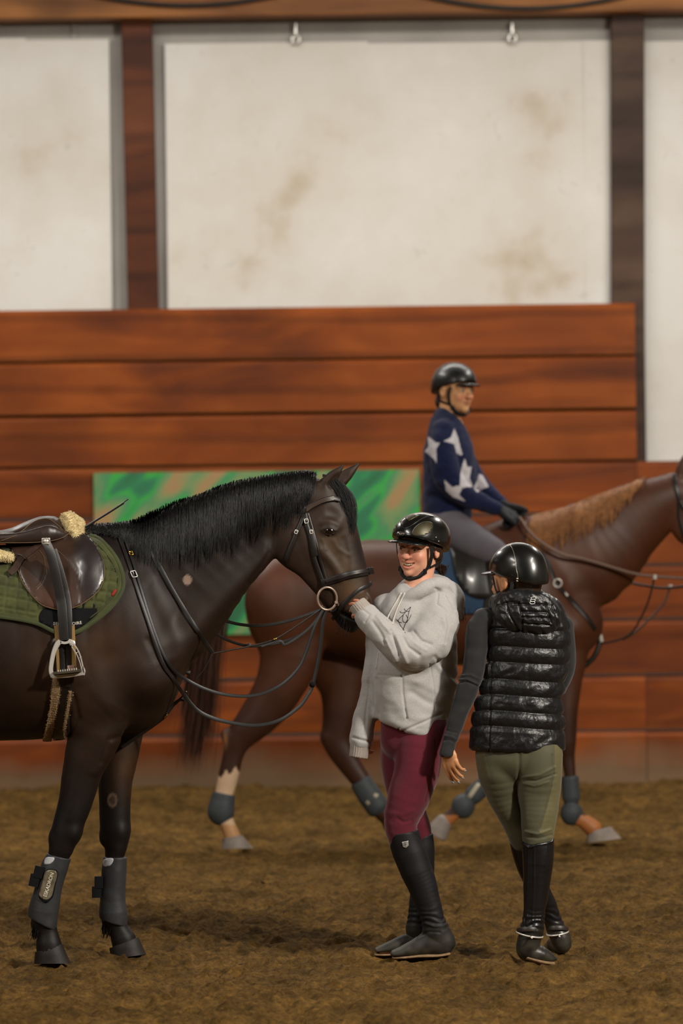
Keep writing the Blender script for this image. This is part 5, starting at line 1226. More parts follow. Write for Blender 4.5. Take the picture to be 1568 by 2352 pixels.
s_.cut(B3(1028, 1196), np.array([.02, 0, -1]), .01)
stars = [[(988, 1006), (1000, 1016), (1010, 1017), (1001, 1031), (1003, 1064), (990, 1048), (975, 1037), (984, 1026), (982, 1003)],
         [(1043, 984), (1052, 1006), (1057, 1028), (1062, 1044), (1058, 1046), (1048, 1040), (1043, 1020), (1020, 1013), (1036, 1004)],
         [(1067, 1053), (1073, 1073), (1083, 1072), (1078, 1098), (1086, 1118), (1062, 1120), (1054, 1136), (1068, 1152), (1040, 1142), (1024, 1128), (1020, 1102), (1036, 1118), (1056, 1116), (1057, 1088), (1062, 1066)],
         [(1100, 1088), (1108, 1092), (1122, 1118), (1110, 1122), (1095, 1131), (1087, 1120), (1096, 1104)]]
def sw_disp(v, n): return vnoise(v, (.08, .08, .05), 21)*.005+vnoise(v, (.03, .03, .02), 22)*.002
v, f, n = s_.build(1, sw_disp); uu, vv_ = UV(v); c = np.tile(np.array(srgb('141b3c')), (len(v), 1))
for st in stars: c = mix(c, srgb('c4bfc4'), (in_poly(uu, vv_, st) & (n[:, 1] < .35)).astype(float))
c = mix(c, srgb('c4bfc4'), (in_poly(uu, vv_, [(1010, 1000), (1030, 1030), (1040, 1070), (1020, 1060), (1004, 1080), (1008, 1040)]) & (v[:, 1] > BY+.02)).astype(float))
obj('sweater', raw_mesh('sweater', v, f, c), mat('knit_sweater', '1a2140', .9, .2, attr=True, sheen=.1, bump=.5, bscale=300, bdist=.003), rid)
s_ = Sculpt(BY, .0055)
for g in (-1, 1): s_.chain([(1016, 1205, g*34, 44, 40), (1048, 1220, g*64, 42, 38), (1094, 1248, g*88, 38, 34), (1142, 1276, g*99, 30, 28), (1142, 1310, g*103, 26, 24)], k=.02)
v, f, n = s_.build(1, lambda v, n: vnoise(v, .08, 4)*.003); obj('breeches', raw_mesh('breeches', v, f), mat('grey_breeches', '5c5860', .8, .3, var=.08, sheen=.1), rid)
for g in (-1, 1):
    s_ = Sculpt(BY, .005); s_.chain([(1140, 1300, g*104, 27, 25), (1132, 1350, g*105, 26, 25), (1114, 1430, g*105, 22, 22), (1098, 1496, g*104, 16, 17), (1100, 1520, g*104, 16, 16), (1126, 1532, g*105, 13, 17), (1156, 1536, g*107, 11, 15)], k=.01)
    v, f, n = s_.build(1); obj('tall_boot', raw_mesh('tall_boot', v, f), M_bleather, rid)
for g, c0 in ((-1, (1150, 1170, -48)), (1, (1164, 1164, 18))):
    s_ = Sculpt(BY, .0034); a = B3(*c0); fr = Matrix(((.80, 0, -.6, 0), (0, g*1., 0, 0), (0, 0, 0, 0), (0, 0, 0, 1)))
    yv = vnorm(np.array([.86, 0, -.5])); zv = vnorm(np.array([.45, g*-.45*-1, .75])); zv = vnorm(zv-yv*np.dot(zv, yv)); xv = np.cross(yv, zv)
    HM = Matrix(((xv[0], yv[0], zv[0], a[0]), (xv[1], yv[1], zv[1], a[1]), (xv[2], yv[2], zv[2], a[2]), (0, 0, 0, 1)))@Matrix.Scale(1.2, 4)
    hand_ops(s_, HM, (75, 80, 82, 85), .2, (.4, .8, .1), sx=1); v, f, n = s_.build(1, lambda v, n: n[:, 0]*0+.002); obj('glove', raw_mesh('glove', v, f), mat('black_glove', '181a1c', .7, .3), rid)
hp, hbv, W_, D_, _m = helmet_mesh(RM, rid, brim=(.066, .058), rough=.4, coat=.2)
harness(RM, hp)
s_ = Sculpt(None, .004); s_.ell((0, .075, -.055), (.062, .032, .045), M=RM, k=.01); v, f, n = s_.build(1, lambda v, n: vnoise(v, (.006, .006, .05), 4)*.003); obj('hair', raw_mesh('hair', v, f), mat('brown_hair', '38261a', .5, .4, var=.2), rid)
# ================================================================ rider in the grey hoodie
WYH = 14.47; ws = WYH/F
def W3(u, v, w=0): return P(u, v, WYH+w*ws)
wom = thing('person', 'smiling rider in grey hoodie, maroon breeches and black helmet touching the dark horse', 'person', W3(960, 2200)*[1, 1, 0])
WM = frame_M(W3(962, 1259, 0), -31, 2, 6, .94)
def Mfrom(pos, y, z, sc_=1.0):
    y = vnorm(np.array(y, float)); z = np.array(z, float); z = vnorm(z-y*np.dot(z, y)); x = np.cross(y, z)
    return Matrix(((x[0], y[0], z[0], pos[0]), (x[1], y[1], z[1], pos[1]), (x[2], y[2], z[2], pos[2]), (0, 0, 0, 1)))@Matrix.Scale(sc_, 4)
wb_ = Sculpt(WYH, .0028); head_ops(wb_, WM, 1.0)
wb_.chain([(968, 1290, 8, 33, 36), (963, 1325, 2, 31, 33), (960, 1352, 0, 33, 34), (958, 1375, 0, 42, 44)], k=.015)
wb_.chain([(957, 1392, 0, 54, 42), (958, 1450, 0, 70, 50), (950, 1560, 0, 62, 46), (945, 1650, 0, 66, 54), (943, 1700, 0, 58, 48)], k=.03)
wb_.chain([(1006, 1395, -22, 26, 26), (990, 1450, -62, 25, 25), (940, 1496, -92, 19, 19), (895, 1462, -88, 17, 17), (880, 1446, -86, 14, 15)], k=.02)
wb_.chain([(888, 1395, 28, 24, 24), (868, 1470, 34, 23, 23), (856, 1560, 30, 19, 19), (840, 1630, 22, 16, 16), (828, 1668, 16, 12, 14)], k=.02)
LH = Mfrom(W3(863, 1427, -88), (-.76, .10, .64), (.35, -.88, .25), .88); RH = Mfrom(W3(826, 1676, 16), (.04, -.05, -1), (-.75, -.65, 0), .74)
lt = hand_ops(wb_, LH, (16, 20, 26, 32), .5, (.08, .9, -.45), sx=1, k=.003)
rt = hand_ops(wb_, RH, (24, 26, 28, 30), .1, (0, .9, -.1), sx=-1, k=.003)
near_leg = [(960, 1700, -22, 58, 54), (955, 1768, -32, 50, 48), (936, 1830, -34, 42, 42), (922, 1892, -32, 33, 34), (930, 1935, -30, 31, 33), (950, 1990, -30, 33, 34), (975, 2060, -30, 24, 26), (996, 2125, -30, 18, 20), (1004, 2155, -30, 20, 18)]
far_leg = [(920, 1700, 26, 48, 50), (918, 1768, 32, 42, 44), (934, 1830, 36, 38, 38), (953, 1892, 36, 31, 32), (968, 1940, 36, 27, 30), (968, 2010, 36, 25, 28), (958, 2080, 36, 20, 22), (955, 2135, 36, 17, 18)]
slim = lambda L: [(a, b, c_, d*(.80 if b < 2100 else .7), e*(.80 if b < 2100 else .7)) for a, b, c_, d, e in L]
wb_.chain(slim(near_leg), k=.02).chain(slim(far_leg), k=.02)
wb_.chain([(1015, 2172, -30, 15, 15), (960, 2180, -32, 11, 16), (915, 2190, -34, 6, 13)], k=.01).chain([(960, 2168, 36, 13, 14), (915, 2176, 36, 10, 15), (876, 2187, 36, 6, 12)], k=.01)
v, f, n = wb_.build(1); c, q = face_col(v, WM, 'dba084'); x, y, z = q.T
lipm = np.exp(-(x/.027)**4-((z+.062)/.017)**4)*(y < -.072)
c = mix(c, srgb('b9625a'), np.clip(lipm*((np.abs(z+.0535) < .0045)|(np.abs(z+.0745) < .0055)), 0, 1)*.75)
inside = (np.abs(x) < .020) & (z > -.069) & (z < -.058) & (y > -.086) & (y < -.05); c = mix(c, srgb('6b2a26'), inside*.8)
c = mix(c, srgb('d98a6a'), (UV(v)[0] < 860).astype(float)*.6)
obj('body', raw_mesh('body', v, f, c), M_skin, wom); face_bits(WM, wom)
# teeth
tp = [(.0058*(i-3.5), -.0880+.00105*(i-3.5)**2*.9, -.0605+.00022*(i-3.5)**2) for i in range(8)]; parts = []; m3 = np.array(WM.to_3x3())
for i, (a, b, c_) in enumerate(tp): parts.append(boxm(np.array(WM@Vector((a, b+.0015, c_-.0005+.0004*abs(i-3.5)))), (.0029, .0020, .0048-.0004*abs(i-3.5)), m3))
o = mobj('teeth', join(parts), M_teeth, wom); bevel(o, .0009, 3)
# hair
M_hair = mat('dark_brown_hair', '2f1d12', .45, .5, var=.35, vscale=50, aniso=(1, 1, .15))
s_ = Sculpt(None, .003); s_.ell((0, .034, .012), (.0785, .082, .078), M=WM, k=.01); s_.cut(np.array(WM@Vector((0, -.004, 0))), m3@np.array([0, -1, .10]), .012); s_.ell((0, .060, -.055), (.050, .036, .040), M=WM, k=.02)
for g in (-1, 1): s_.chain([(g*.069, -.030, .032, .010, .014), (g*.074, -.016, .012, .010, .012), (g*.078, .022, .004, .012, .016), (g*.074, .036, -.030, .013, .016), (g*.050, .055, -.065, .014, .018)], M=WM, k=.008)
v, f, n = s_.build(1, lambda v, n: vnoise(v, (.004, .004, .05), 4)*.002); obj('hair', raw_mesh('hair', v, f), M_hair, wom)
S = []
for i in range(320):
    a = W3(1012, 1302, 34)+rng.normal(0, 1, 3)*[.010, .012, .006]; path = spline([a, W3(1018, 1326, 30), W3(1034, 1345, -12), W3(1056, 1378, -8), W3(1064, 1440, 20)], 4); L_ = int(len(path)*rng.uniform(.55, 1)); path = path[:max(L_, 5)]
    idx = np.linspace(0, len(path)-1, 9); pp_ = np.stack([np.interp(idx, np.arange(len(path)), path[:, j]) for j in range(3)], 1); S.append(pp_+rng.normal(0, 1, 3)*[.006, .010, .006]*np.linspace(0, 1, 9)[:, None])
mobj('ponytail', strands(S, .0014), M_hair, wom)['kind'] = 'stuff'
# helmet
hp, hbv, W_, D_, M_h = helmet_mesh(WM, wom, vents=True, brim=(.086, .076), rough=.24, coat=.6, sc_=1.10, rear=.066)
harness(WM, hp)
m_mesh = bpy.data.materials.new('vent_mesh'); m_mesh.use_nodes = True; N_, L_ = nodes_of(m_mesh); b_ = N_['Principled BSDF']; b_.inputs['Roughness'].default_value = .4; b_.inputs['Metallic'].default_value = .4
ck = N_.new('ShaderNodeTexChecker'); ck.inputs['Scale'].default_value = 640; ck.inputs[1].default_value = (*srgb('5f573a'), 1); ck.inputs[2].default_value = (*srgb('0c0b08'), 1); tc = N_.new('ShaderNodeTexCoord'); L_.new(tc.outputs['Object'], ck.inputs[0]); L_.new(ck.outputs[0], b_.inputs['Base Color'])
vf, _, _ = patch(hbv, [(945, 1226), (951, 1213), (965, 1202), (980, 1198), (992, 1202), (993, 1212), (986, 1224), (972, 1230), (955, 1231)], .0002, .0012, 4, WYH, n=4); mobj('vent_mesh', vf, m_mesh, hp)
vf, _, _ = patch(hbv, [(896, 1222), (900, 1208), (908, 1199), (912, 1200), (909, 1214), (903, 1226)], .0002, .0012, 4, WYH, n=4); mobj('vent_mesh', vf, m_mesh, hp)
vf, _, _ = patch(hbv, [(930, 1188), (945, 1182), (962, 1184), (950, 1190), (938, 1196)], .0002, .0012, 4, WYH, n=4); mobj('vent_mesh', vf, m_mesh, hp)
M_rim = mat('rim_plastic', '2a2b2a', .3, .5)
for pth, r in (([(945, 1226), (951, 1213), (965, 1202), (980, 1198), (992, 1202), (993, 1212), (986, 1224), (972, 1230), (955, 1231), (945, 1226)], .0016), ([(922, 1190), (920, 1203), (924, 1212), (934, 1213), (948, 1205), (966, 1193), (985, 1186), (996, 1187)], .0018)):
    L, N = lay(hbv, pth, .0008, 5, WYH); mobj('vent_rim', sweep(L, r), M_rim, hp)
vf, _, _ = patch(hbv, [(910, 1227), (915, 1222), (925, 1222), (929, 1227), (924, 1231), (914, 1231)], .0006, .0018, 3, WYH, n=3); mobj('oval_badge', vf, mat('badge_metal', '6a6560', .3, .5, .6), hp)
L, N = lay(hbv, [(914, 1226), (918, 1224), (920, 1228), (924, 1226)], .003, 4, WYH); mobj('badge_mark', sweep(L, .0008), M_steel, hp)
for u, v_ in ((1001, 1234), (1007, 1243)): l, nn, _ = hit(hbv, u, v_, WYH); mobj('rivet', sweep(np.array([l, l+nn*.0012]), .0022), M_steel, hp)
# hoodie
hd = Sculpt(WYH, .0034)
hd.chain([(958, 1378, 0, 52, 46), (957, 1400, 0, 76, 66), (958, 1445, 0, 88, 78), (960, 1500, 0, 90, 82), (956, 1560, 0, 93, 84), (948, 1620, 0, 91, 84), (944, 1668, 0, 88, 80), (942, 1700, 0, 84, 76)], k=.03)
hd.ell((905, 1560, -20), (44, 60, 80), k=.05).ell((925, 1415, -30), (42, 44, 40), k=.04)
hd.cut(W3(942, 1681), np.array([-.34, 0, -.94]), .022)
arm = [(1004, 1388, -26, 42, 44), (1006, 1430, -56, 47, 46), (985, 1474, -84, 50, 42), (948, 1500, -98, 41, 38), (908, 1478, -98, 37, 35), (868, 1442, -90, 33.5, 32), (842, 1413, -78, 27, 27)]
hd.chain(arm, k=.022)
hd.chain([(887, 1396, 26, 34, 36), (872, 1450, 34, 32, 32), (868, 1510, 34, 28, 28), (856, 1580, 30, 27, 27), (840, 1640, 24, 27, 27), (830, 1692, 18, 27, 28), (828, 1704, 18, 24, 26)], k=.015)
# hood and collar
hd.chain([(922, 1350, 0, 9, 12), (922, 1366, -30, 11, 13), (937, 1372, -52, 12, 13), (965, 1360, -56, 15, 15), (995, 1345, -42, 18, 22), (1022, 1349, -14, 20, 30), (1042, 1366, 6, 20, 34), (1053, 1394, 14, 14, 30), (1057, 1418, 12, 6, 20)], k=.012, sub=4)
hd.chain([(922, 1352, 0, 9, 14), (940, 1338, 44, 14, 16), (980, 1334, 46, 18, 18), (1016, 1345, 20, 20, 26)], k=.012)
hd.chain([(1030, 1372, 10, 26, 44), (1040, 1400, 14, 18, 36)], k=.02)
hd.chain([(958, 1330, -6, 28, 34), (957, 1356, -8, 28, 36), (950, 1376, -22, 16, 26)], k=.004, mode='sub')
folds = [([(866, 1416), (880, 1436), (896, 1452)], 4, .006), ([(856, 1428), (872, 1452), (884, 1478)], 4.5, -.005), ([(898, 1448), (906, 1474), (916, 1506)], 4, -.007), ([(910, 1462), (922, 1492), (934, 1522)], 5, .006),
         ([(926, 1462), (938, 1486), (962, 1504)], 4, -.007), ([(936, 1456), (950, 1476), (976, 1492)], 5, .005), ([(884, 1470), (898, 1494), (910, 1518)], 4, .005), ([(950, 1450), (966, 1470), (990, 1480)], 4, -.005),
         ([(1006, 1358), (1003, 1386), (1024, 1400), (1029, 1440), (1022, 1478)], 2.2, -.004), ([(1018, 1420), (1026, 1450), (1020, 1478)], 6, .005),
         ([(866, 1550), (895, 1552), (923, 1554)], 2, -.0025), ([(923, 1552), (925, 1592), (930, 1630), (934, 1650)], 2.4, -.006), ([(934, 1650), (922, 1664), (914, 1676)], 2.2, -.004),
         ([(988, 1528), (995, 1570), (1000, 1630)], 2, -.0025), ([(1000, 1510), (1030, 1545), (1050, 1560)], 6, -.006), ([(1006, 1530), (1030, 1560), (1046, 1575)], 6, .006), ([(940, 1560), (985, 1580), (1030, 1600)], 9, .004), ([(946, 1590), (980, 1612), (1020, 1625)], 8, -.005),
         ([(870, 1690), (900, 1690), (940, 1672), (1000, 1646), (1034, 1630)], 3, -.004), ([(862, 1560), (868, 1620), (866, 1680)], 5, -.004), ([(812, 1694), (830, 1700), (852, 1704)], 3, -.005), ([(848, 1560), (842, 1620), (836, 1690)], 3, -.003),
         ([(845, 1480), (852, 1520), (846, 1560)], 6, .004), ([(835, 1600), (850, 1620), (862, 1640)], 6, -.004), ([(832, 1400), (848, 1412), (838, 1428)], 2.5, -.004), ([(960, 1380), (990, 1366), (1010, 1357)], 3, -.004), ([(1000, 1352), (1026, 1364), (1046, 1400)], 3, -.005), ([(1030, 1345), (1052, 1372), (1060, 1410)], 3, .003)]
def hd_disp(v, n):
    u_, v_ = UV(v); d = vnoise(v, (.07, .07, .05), 31)*.0045+vnoise(v, (.03, .03, .025), 32)*.002+vnoise(v, (.14, .14, .1), 33)*.004; fr = (n[:, 1] < .35)
    for p_, w_, a_ in folds: d += a_*np.exp(-(seg_dist(u_, v_, p_)/w_)**2)*fr
    return d
v, f, n = hd.build(1, hd_disp); HDB = hd.bvh(); HDB = BVHTree.FromPolygons([tuple(x) for x in v.tolist()], f.tolist())
M_hood = mat('grey_marl_fleece', 'b0adab', .92, .25, var=.10, vscale=260, bump=.5, bscale=500, bdist=.0012, sheen=.15, detail=2)
obj('hoodie', raw_mesh('hoodie', v, f), M_hood, wom)
M_cuff = mat('ribbed_cuff', 'a39a92', .92, .25, var=.10, vscale=200, bump=.5, bscale=400, bdist=.0012)
def rib(ax0, ax1, cnt):
    a = np.array(ax0); d = vnorm(np.array(ax1)-a)
    def g(v, n):
        p = v-a; p = p-d*(p@d)[:, None]; e1 = vnorm(np.cross(d, [0, 1., .3])); e2 = np.cross(d, e1); t = np.arctan2(p@e1, p@e2); return .0012*np.sin(t*cnt)
    return g
for nodes, inner in (([(846, 1420, -80, 26, 27), (832, 1402, -74, 23, 24), (819, 1385, -70, 20.5, 22)], (812, 1376, -68)), ([(829, 1700, 18, 25, 27), (826, 1722, 17, 22.5, 24), (823, 1741, 16, 21, 22)], (822, 1750, 16))):
    s_ = Sculpt(WYH, .0028); s_.chain(nodes, k=.004); a, b = s_.pt(nodes[-1]), s_.pt(nodes[-2]); s_.cut(a, a-b, .004); a0 = s_.pt(nodes[0]); s_.cut(a0, a0-b, .004)
    s_.chain([tuple(nodes[-2][:3])+(nodes[-1][3]-4, nodes[-1][4]-4), tuple(inner)+(nodes[-1][3]-3, nodes[-1][4]-3)], k=.004, mode='sub')
    v, f, n = s_.build(1, rib(s_.pt(nodes[0]), a, 26)); obj('cuff', raw_mesh('cuff', v, f), M_cuff, wom)
M_cord = mat('white_cord', 'cfc8bf', .85, .3, bump=.4, bscale=600)
def cordl(uv, r=.0028):
    L, N = lay(HDB, uv, .0015, 8, WYH); return mobj('drawstring', sweep(L, r), M_cord, wom)
cordl([(922, 1362), (912, 1380), (899, 1402), (888, 1424)]); cordl([(930, 1362), (920, 1382), (910, 1404), (901, 1434)]); cordl([(869, 1500), (867, 1518), (864, 1536)], .002)
M_ink = mat('black_print', '24211f', .8, .2)
for pth in ([(912, 1426), (918, 1420), (926, 1412), (934, 1402), (943, 1394)], [(914, 1424), (919, 1436), (927, 1446), (930, 1454)], [(943, 1394), (938, 1408), (936, 1422), (929, 1436), (926, 1448)], [(926, 1412), (924, 1424), (930, 1430), (938, 1424), (944, 1412)],
            [(918, 1404), (922, 1408), (930, 1406)], [(928, 1398), (932, 1404), (940, 1404)], [(910, 1422), (914, 1428), (922, 1430)], [(932, 1412), (936, 1420), (934, 1430)]):
    L, N = lay(HDB, pth, .0006, 5, WYH); mobj('line_print', sweep(L, .0009, .0004, N), M_ink, wom)
s_ = Sculpt(WYH, .003); s_.chain([(1006, 1332, -6, 6, 8), (996, 1338, -26, 6, 7), (982, 1350, -40, 5, 6), (968, 1360, -44, 3, 4)], k=.004); v, f, n = s_.build(1); obj('undershirt_collar', raw_mesh('c', v, f), mat('plum_cloth', '4a1f2e', .8, .3), wom)
# breeches
s_ = Sculpt(WYH, .0034); g_ = 4
s_.chain([(947, 1640, 0, 72, 62), (944, 1700, 0, 70, 60)], k=.02)
s_.chain([(972, 1672, -18, 62, 56)]+[(a, b, c_, d+3.5, e+3) for a, b, c_, d, e in [(962, 1710, -24, 52, 54), (957, 1768, -32, 49, 48), (938, 1830, -34, 44.5, 43), (920, 1888, -32, 35, 36), (928, 1935, -30, 30, 32)]], k=.008)
s_.chain([(915, 1672, 26, 42, 48)]+[(a, b, c_, d+3, e+3) for a, b, c_, d, e in [(912, 1720, 28, 36, 46), (916, 1772, 32, 36, 44), (930, 1830, 36, 36, 38), (952, 1888, 36, 30, 32), (966, 1935, 36, 25, 28)]], k=.008)
bf = [([(912, 1880), (926, 1888), (944, 1884)], 4, -.003), ([(905, 1868), (925, 1872), (950, 1862)], 5, .002), ([(1000, 1700), (1002, 1740), (990, 1790), (975, 1840)], 2, -.002)]
def br_d(v, n):
    u_, v_ = UV(v); d = vnoise(v, (.06, .06, .08), 41)*.0018+vnoise(v, (.025, .025, .02), 42)*.0008*np.clip((v_-1820)/60, 0, 1)
    for p_, w_, a_ in bf: d += a_*np.exp(-(seg_dist(u_, v_, p_)/w_)**2)
    return d
v, f, n = s_.build(1, br_d); obj('breeches', raw_mesh('breeches', v, f), mat('maroon_breeches', '5d1426', .85, .3, var=.10, vscale=200, sheen=.25, bump=.3, bscale=700, bdist=.0006), wom)
# tall boots
M_bootw = mat('black_tall_boot', '111013', .6, .35, var=.12, vscale=20, bump=.12, bscale=200, attr=True); M_sole = mat('dusty_sole', '8a7154', .85, .2, var=.2, vscale=60)
def tallboot(nodes, foot, cutp, Y0, par, dust=2120, label=None, folds_=(), sole=None, extra=None, zs=None, m=M_bootw):
    s = Sculpt(Y0, .003); s.chain(nodes, k=.01, sub=4); s.chain(foot, k=.016, sub=4)
    if extra: extra(s)
    a = s.pt(cutp[0]); s.cut(a, cutp[1], .005)
    if zs is not None: s.cut(np.array([0, 0, zs]), (0, 0, -1), .006)
    def dsp(v, n):
        u_, v_ = UV(v); d = vnoise(v, (.05, .05, .04), 51)*.0012
        d += .0016*np.sin(v[:, 2]*260+vnoise(v, .05, 52)*5)*np.exp(-((v[:, 2]-(.15))/.035)**2)
        for p_, w_, a_ in folds_: d += a_*np.exp(-(seg_dist(u_, v_, p_)/w_)**2)
        return d
    v, f, n = s.build(1, dsp); c = np.tile(np.array(srgb('121114')), (len(v), 1)); c = mix(c, srgb('4a463c'), np.clip((.135-v[:, 2])/.10, 0, 1)**1*.8*np.clip(.75+.6*vnoise(v, .025, 9), 0, 1))
    o = obj('tall_boot', raw_mesh('tall_boot', v, f, c), m, par); return o, s
o, sN = tallboot([(921, 1890, -32, 34, 37), (927, 1920, -31, 36, 38), (940, 1958, -30, 38.5, 39), (956, 2000, -30, 37, 37), (970, 2035, -30, 33.5, 33), (983, 2075, -30, 29, 29), (992, 2105, -30, 27, 27), (1000, 2136, -30, 29, 27)],
    [(1002, 2140, -30, 29, 27), (1016, 2166, -30, 30, 24), (984, 2166, -31, 27, 24), (950, 2178, -33, 19, 25), (922, 2187, -34, 13, 24), (906, 2191, -34, 10, 21)], ((930, 1906, -32), (-.10, -.1, 1)), WYH, wom, zs=.012,
    folds_=[([(947, 1907), (968, 1930), (988, 1974), (990, 2000)], 2, -.002), ([(975, 2120), (996, 2128), (1020, 2124)], 3, .003), ([(960, 2152), (985, 2140), (1010, 2142)], 3, -.003)])
o2, sF = tallboot([(962, 1900, 36, 29, 32), (968, 1940, 36, 29, 32), (970, 1985, 36, 28, 30), (968, 2040, 36, 26, 27), (960, 2090, 36, 22, 23), (956, 2130, 36, 22, 23)],
    [(956, 2136, 36, 23, 23), (968, 2164, 36, 24, 21), (930, 2166, 36, 20, 22), (896, 2176, 36, 14, 23), (868, 2184, 36, 9, 20)], ((966, 1916, 36), (-.1, -.1, 1)), WYH, wom, zs=.016)
def sole_mesh(pts, Y0, par, th=.012):
    """pts: (u, v, w, half width px) along the foot, sole follows below"""
    s = Sculpt(Y0, .003); s.chain([(a, b, c_, th/s.u, hw) for a, b, c_, hw in pts], k=.004, sub=3, ref=(0, 1, 0)); v, f, n = s.build(1); obj('sole', raw_mesh('sole', v, f), M_sole, par)
sole_mesh([(1030, 2190, -30, 22), (1005, 2194, -30, 22), (960, 2195, -32, 23), (925, 2198, -34, 23), (904, 2199, -34, 16)], WYH, wom, .0075)
sole_mesh([(975, 2188, 36, 18), (930, 2189, 36, 20), (890, 2192, 36, 20), (862, 2192, 36, 14)], WYH, wom, .006)
M_badge = mat('silver_badge', 'b9b7b2', .35, .5, .5)
vf, _, _ = patch(sN.bvh(), [(922.5, 1934), (937, 1931), (938, 1942), (932, 1948), (925, 1945)], .001, .0015, 3, WYH, n=0); sh = mobj('shield_badge', vf, M_badge, o)
shb = BVHTree.FromPolygons([tuple(p.co) for p in sh.data.vertices], [tuple(q.vertices) for q in sh.data.polygons])
for pth in ([(926, 1936), (934, 1934.5)], [(930, 1935.5), (930.5, 1944)], [(927, 1941), (934, 1939)]): L, N = lay(shb, pth, .0004, 3, WYH); mobj('badge_mark', sweep(L, .0007), M_ink, o)
# ================================================================ rider in the black padded vest (back view)
VY = 14.30; vs = VY/F
def V3(u, v, w=0): return P(u, v, VY+w*vs)
ves = thing('person', 'rider seen from behind in black padded vest, olive breeches and black helmet', 'person', V3(1225, 2210)*[1, 1, 0])
VM = frame_M(V3(1184, 1333, 0), -134, 2, 0, .985)
vb = Sculpt(VY, .0030); head_ops(vb, VM, 0.)
vb.chain([(1196, 1345, -4, 33, 34), (1202, 1375, 0, 32, 34), (1206, 1400, 0, 36, 38)], k=.015)
vb.chain([(1206, 1415, 0, 78, 48), (1212, 1470, 0, 80, 48), (1200, 1570, 0, 68, 44), (1190, 1660, 0, 80, 54), (1190, 1720, 0, 82, 56)], k=.03)
vb.chain([(1110, 1428, -8, 23, 23), (1093, 1500, -14, 22, 22), (1078, 1570, -16, 18, 18), (1052, 1640, -18, 16, 16), (1031, 1705, -20, 12, 13), (1028, 1728, -20, 11, 14)], k=.02)
vb.chain([(1292, 1450, 10, 23, 23), (1298, 1520, 34, 20, 20), (1280, 1575, 66, 17, 17), (1240, 1590, 110, 13, 14)], k=.02)
VL = Mfrom(V3(1028, 1720, -20), (.20, -.02, -1), (-.55, -.83, 0), .88); VR = Mfrom(V3(1238, 1590, 112), (-.7, .6, -.1), (.5, .7, .3), .93)
vt = hand_ops(vb, VL, (12, 16, 20, 26), .35, (.08, .95, -.45), sx=1, k=.0025); hand_ops(vb, VR, (60, 60, 60, 60), .5, sx=1)
def sl(L): return [(a, b, c_, d*(.8 if b < 2100 else .65), e*(.8 if b < 2100 else .65)) for a, b, c_, d, e in L]
vb.chain(sl([(1238, 1760, -12, 46, 52), (1240, 1840, -20, 42, 44), (1236, 1920, -30, 33, 34), (1232, 1985, -32, 31, 32), (1228, 2060, -32, 23, 24), (1222, 2135, -32, 18, 20), (1214, 2168, -30, 18, 20), (1250, 2190, -18, 12, 16)]), k=.02)
vb.chain(sl([(1146, 1760, 8, 44, 50), (1160, 1840, 20, 34, 38), (1190, 1920, 36, 28, 30), (1216, 2000, 66, 26, 28), (1246, 2064, 92, 20, 22), (1270, 2120, 110, 16, 18), (1286, 2158, 112, 16, 18), (1266, 2166, 150, 10, 12)]), k=.02)
v, f, n = vb.build(1); c, q = face_col(v, VM, 'd09468')
obj('body', raw_mesh('body', v, f, c), M_skin, ves); face_bits(VM, ves)
M_nail = mat('pale_nail', 'c6cfe0', .15, .6, coat=1)
mh = np.array(VL.to_3x3()); oh = np.array(VL.translation)
for p_, d_, a_ in vt:
    pw = mh@p_+oh; dw = vnorm(mh@d_); zz = vnorm(mh@np.array([0, math.sin(a_*.8), math.cos(a_*.8)]))
    s_ = Sculpt(None, .0010); s_.ell(pw+dw*.003+zz*.0055, (.0048, .0095, .0018), k=0, rot=np.stack([np.cross(dw, zz), dw, zz], 1)); v, f, n = s_.build(1); obj('fingernail', raw_mesh('fingernail', v, f), M_nail, ves)
mv = np.array(VM.to_3x3())
s_ = Sculpt(None, .003); s_.ell((0, .034, .012), (.0785, .082, .078), M=VM, k=.01); s_.cut(np.array(VM@Vector((0, .016, 0))), mv@np.array([0, -1, .10]), .012); s_.ell((0, .060, -.060), (.055, .040, .045), M=VM, k=.02)
v, f, n = s_.build(1, lambda v, n: vnoise(v, (.004, .004, .05), 4)*.002); obj('hair', raw_mesh('hair', v, f), M_hair, ves)
hp, hbv, W_, D_, M_h = helmet_mesh(VM, ves, brim=(.068, .064), rough=.30, coat=.55, sc_=.95)
harness(VM, hp)
L, N = lay(hbv, [(1168, 1247), (1177, 1262), (1183, 1284), (1185, 1306), (1189, 1324), (1187, 1345)], .0006, 8, VY); mobj('chrome_line', sweep(L, .0013), mat('chrome', 'b8b2a0', .2, .5, .7), hp)
L, N = lay(hbv, [(1178, 1262), (1168, 1254), (1160, 1256)], .0006, 8, VY)
for i in range(3): l, nn, _ = hit(hbv, 1188, 1329+i*5, VY); mobj('vent_slot', boxm(l+nn*.0006, (.004, .001, .0022)), M_steel, hp)
l, nn, _ = hit(hbv, 1176, 1321, VY); mobj('rivet', sweep(np.array([l, l+nn*.0012]), .002), M_rim, hp)
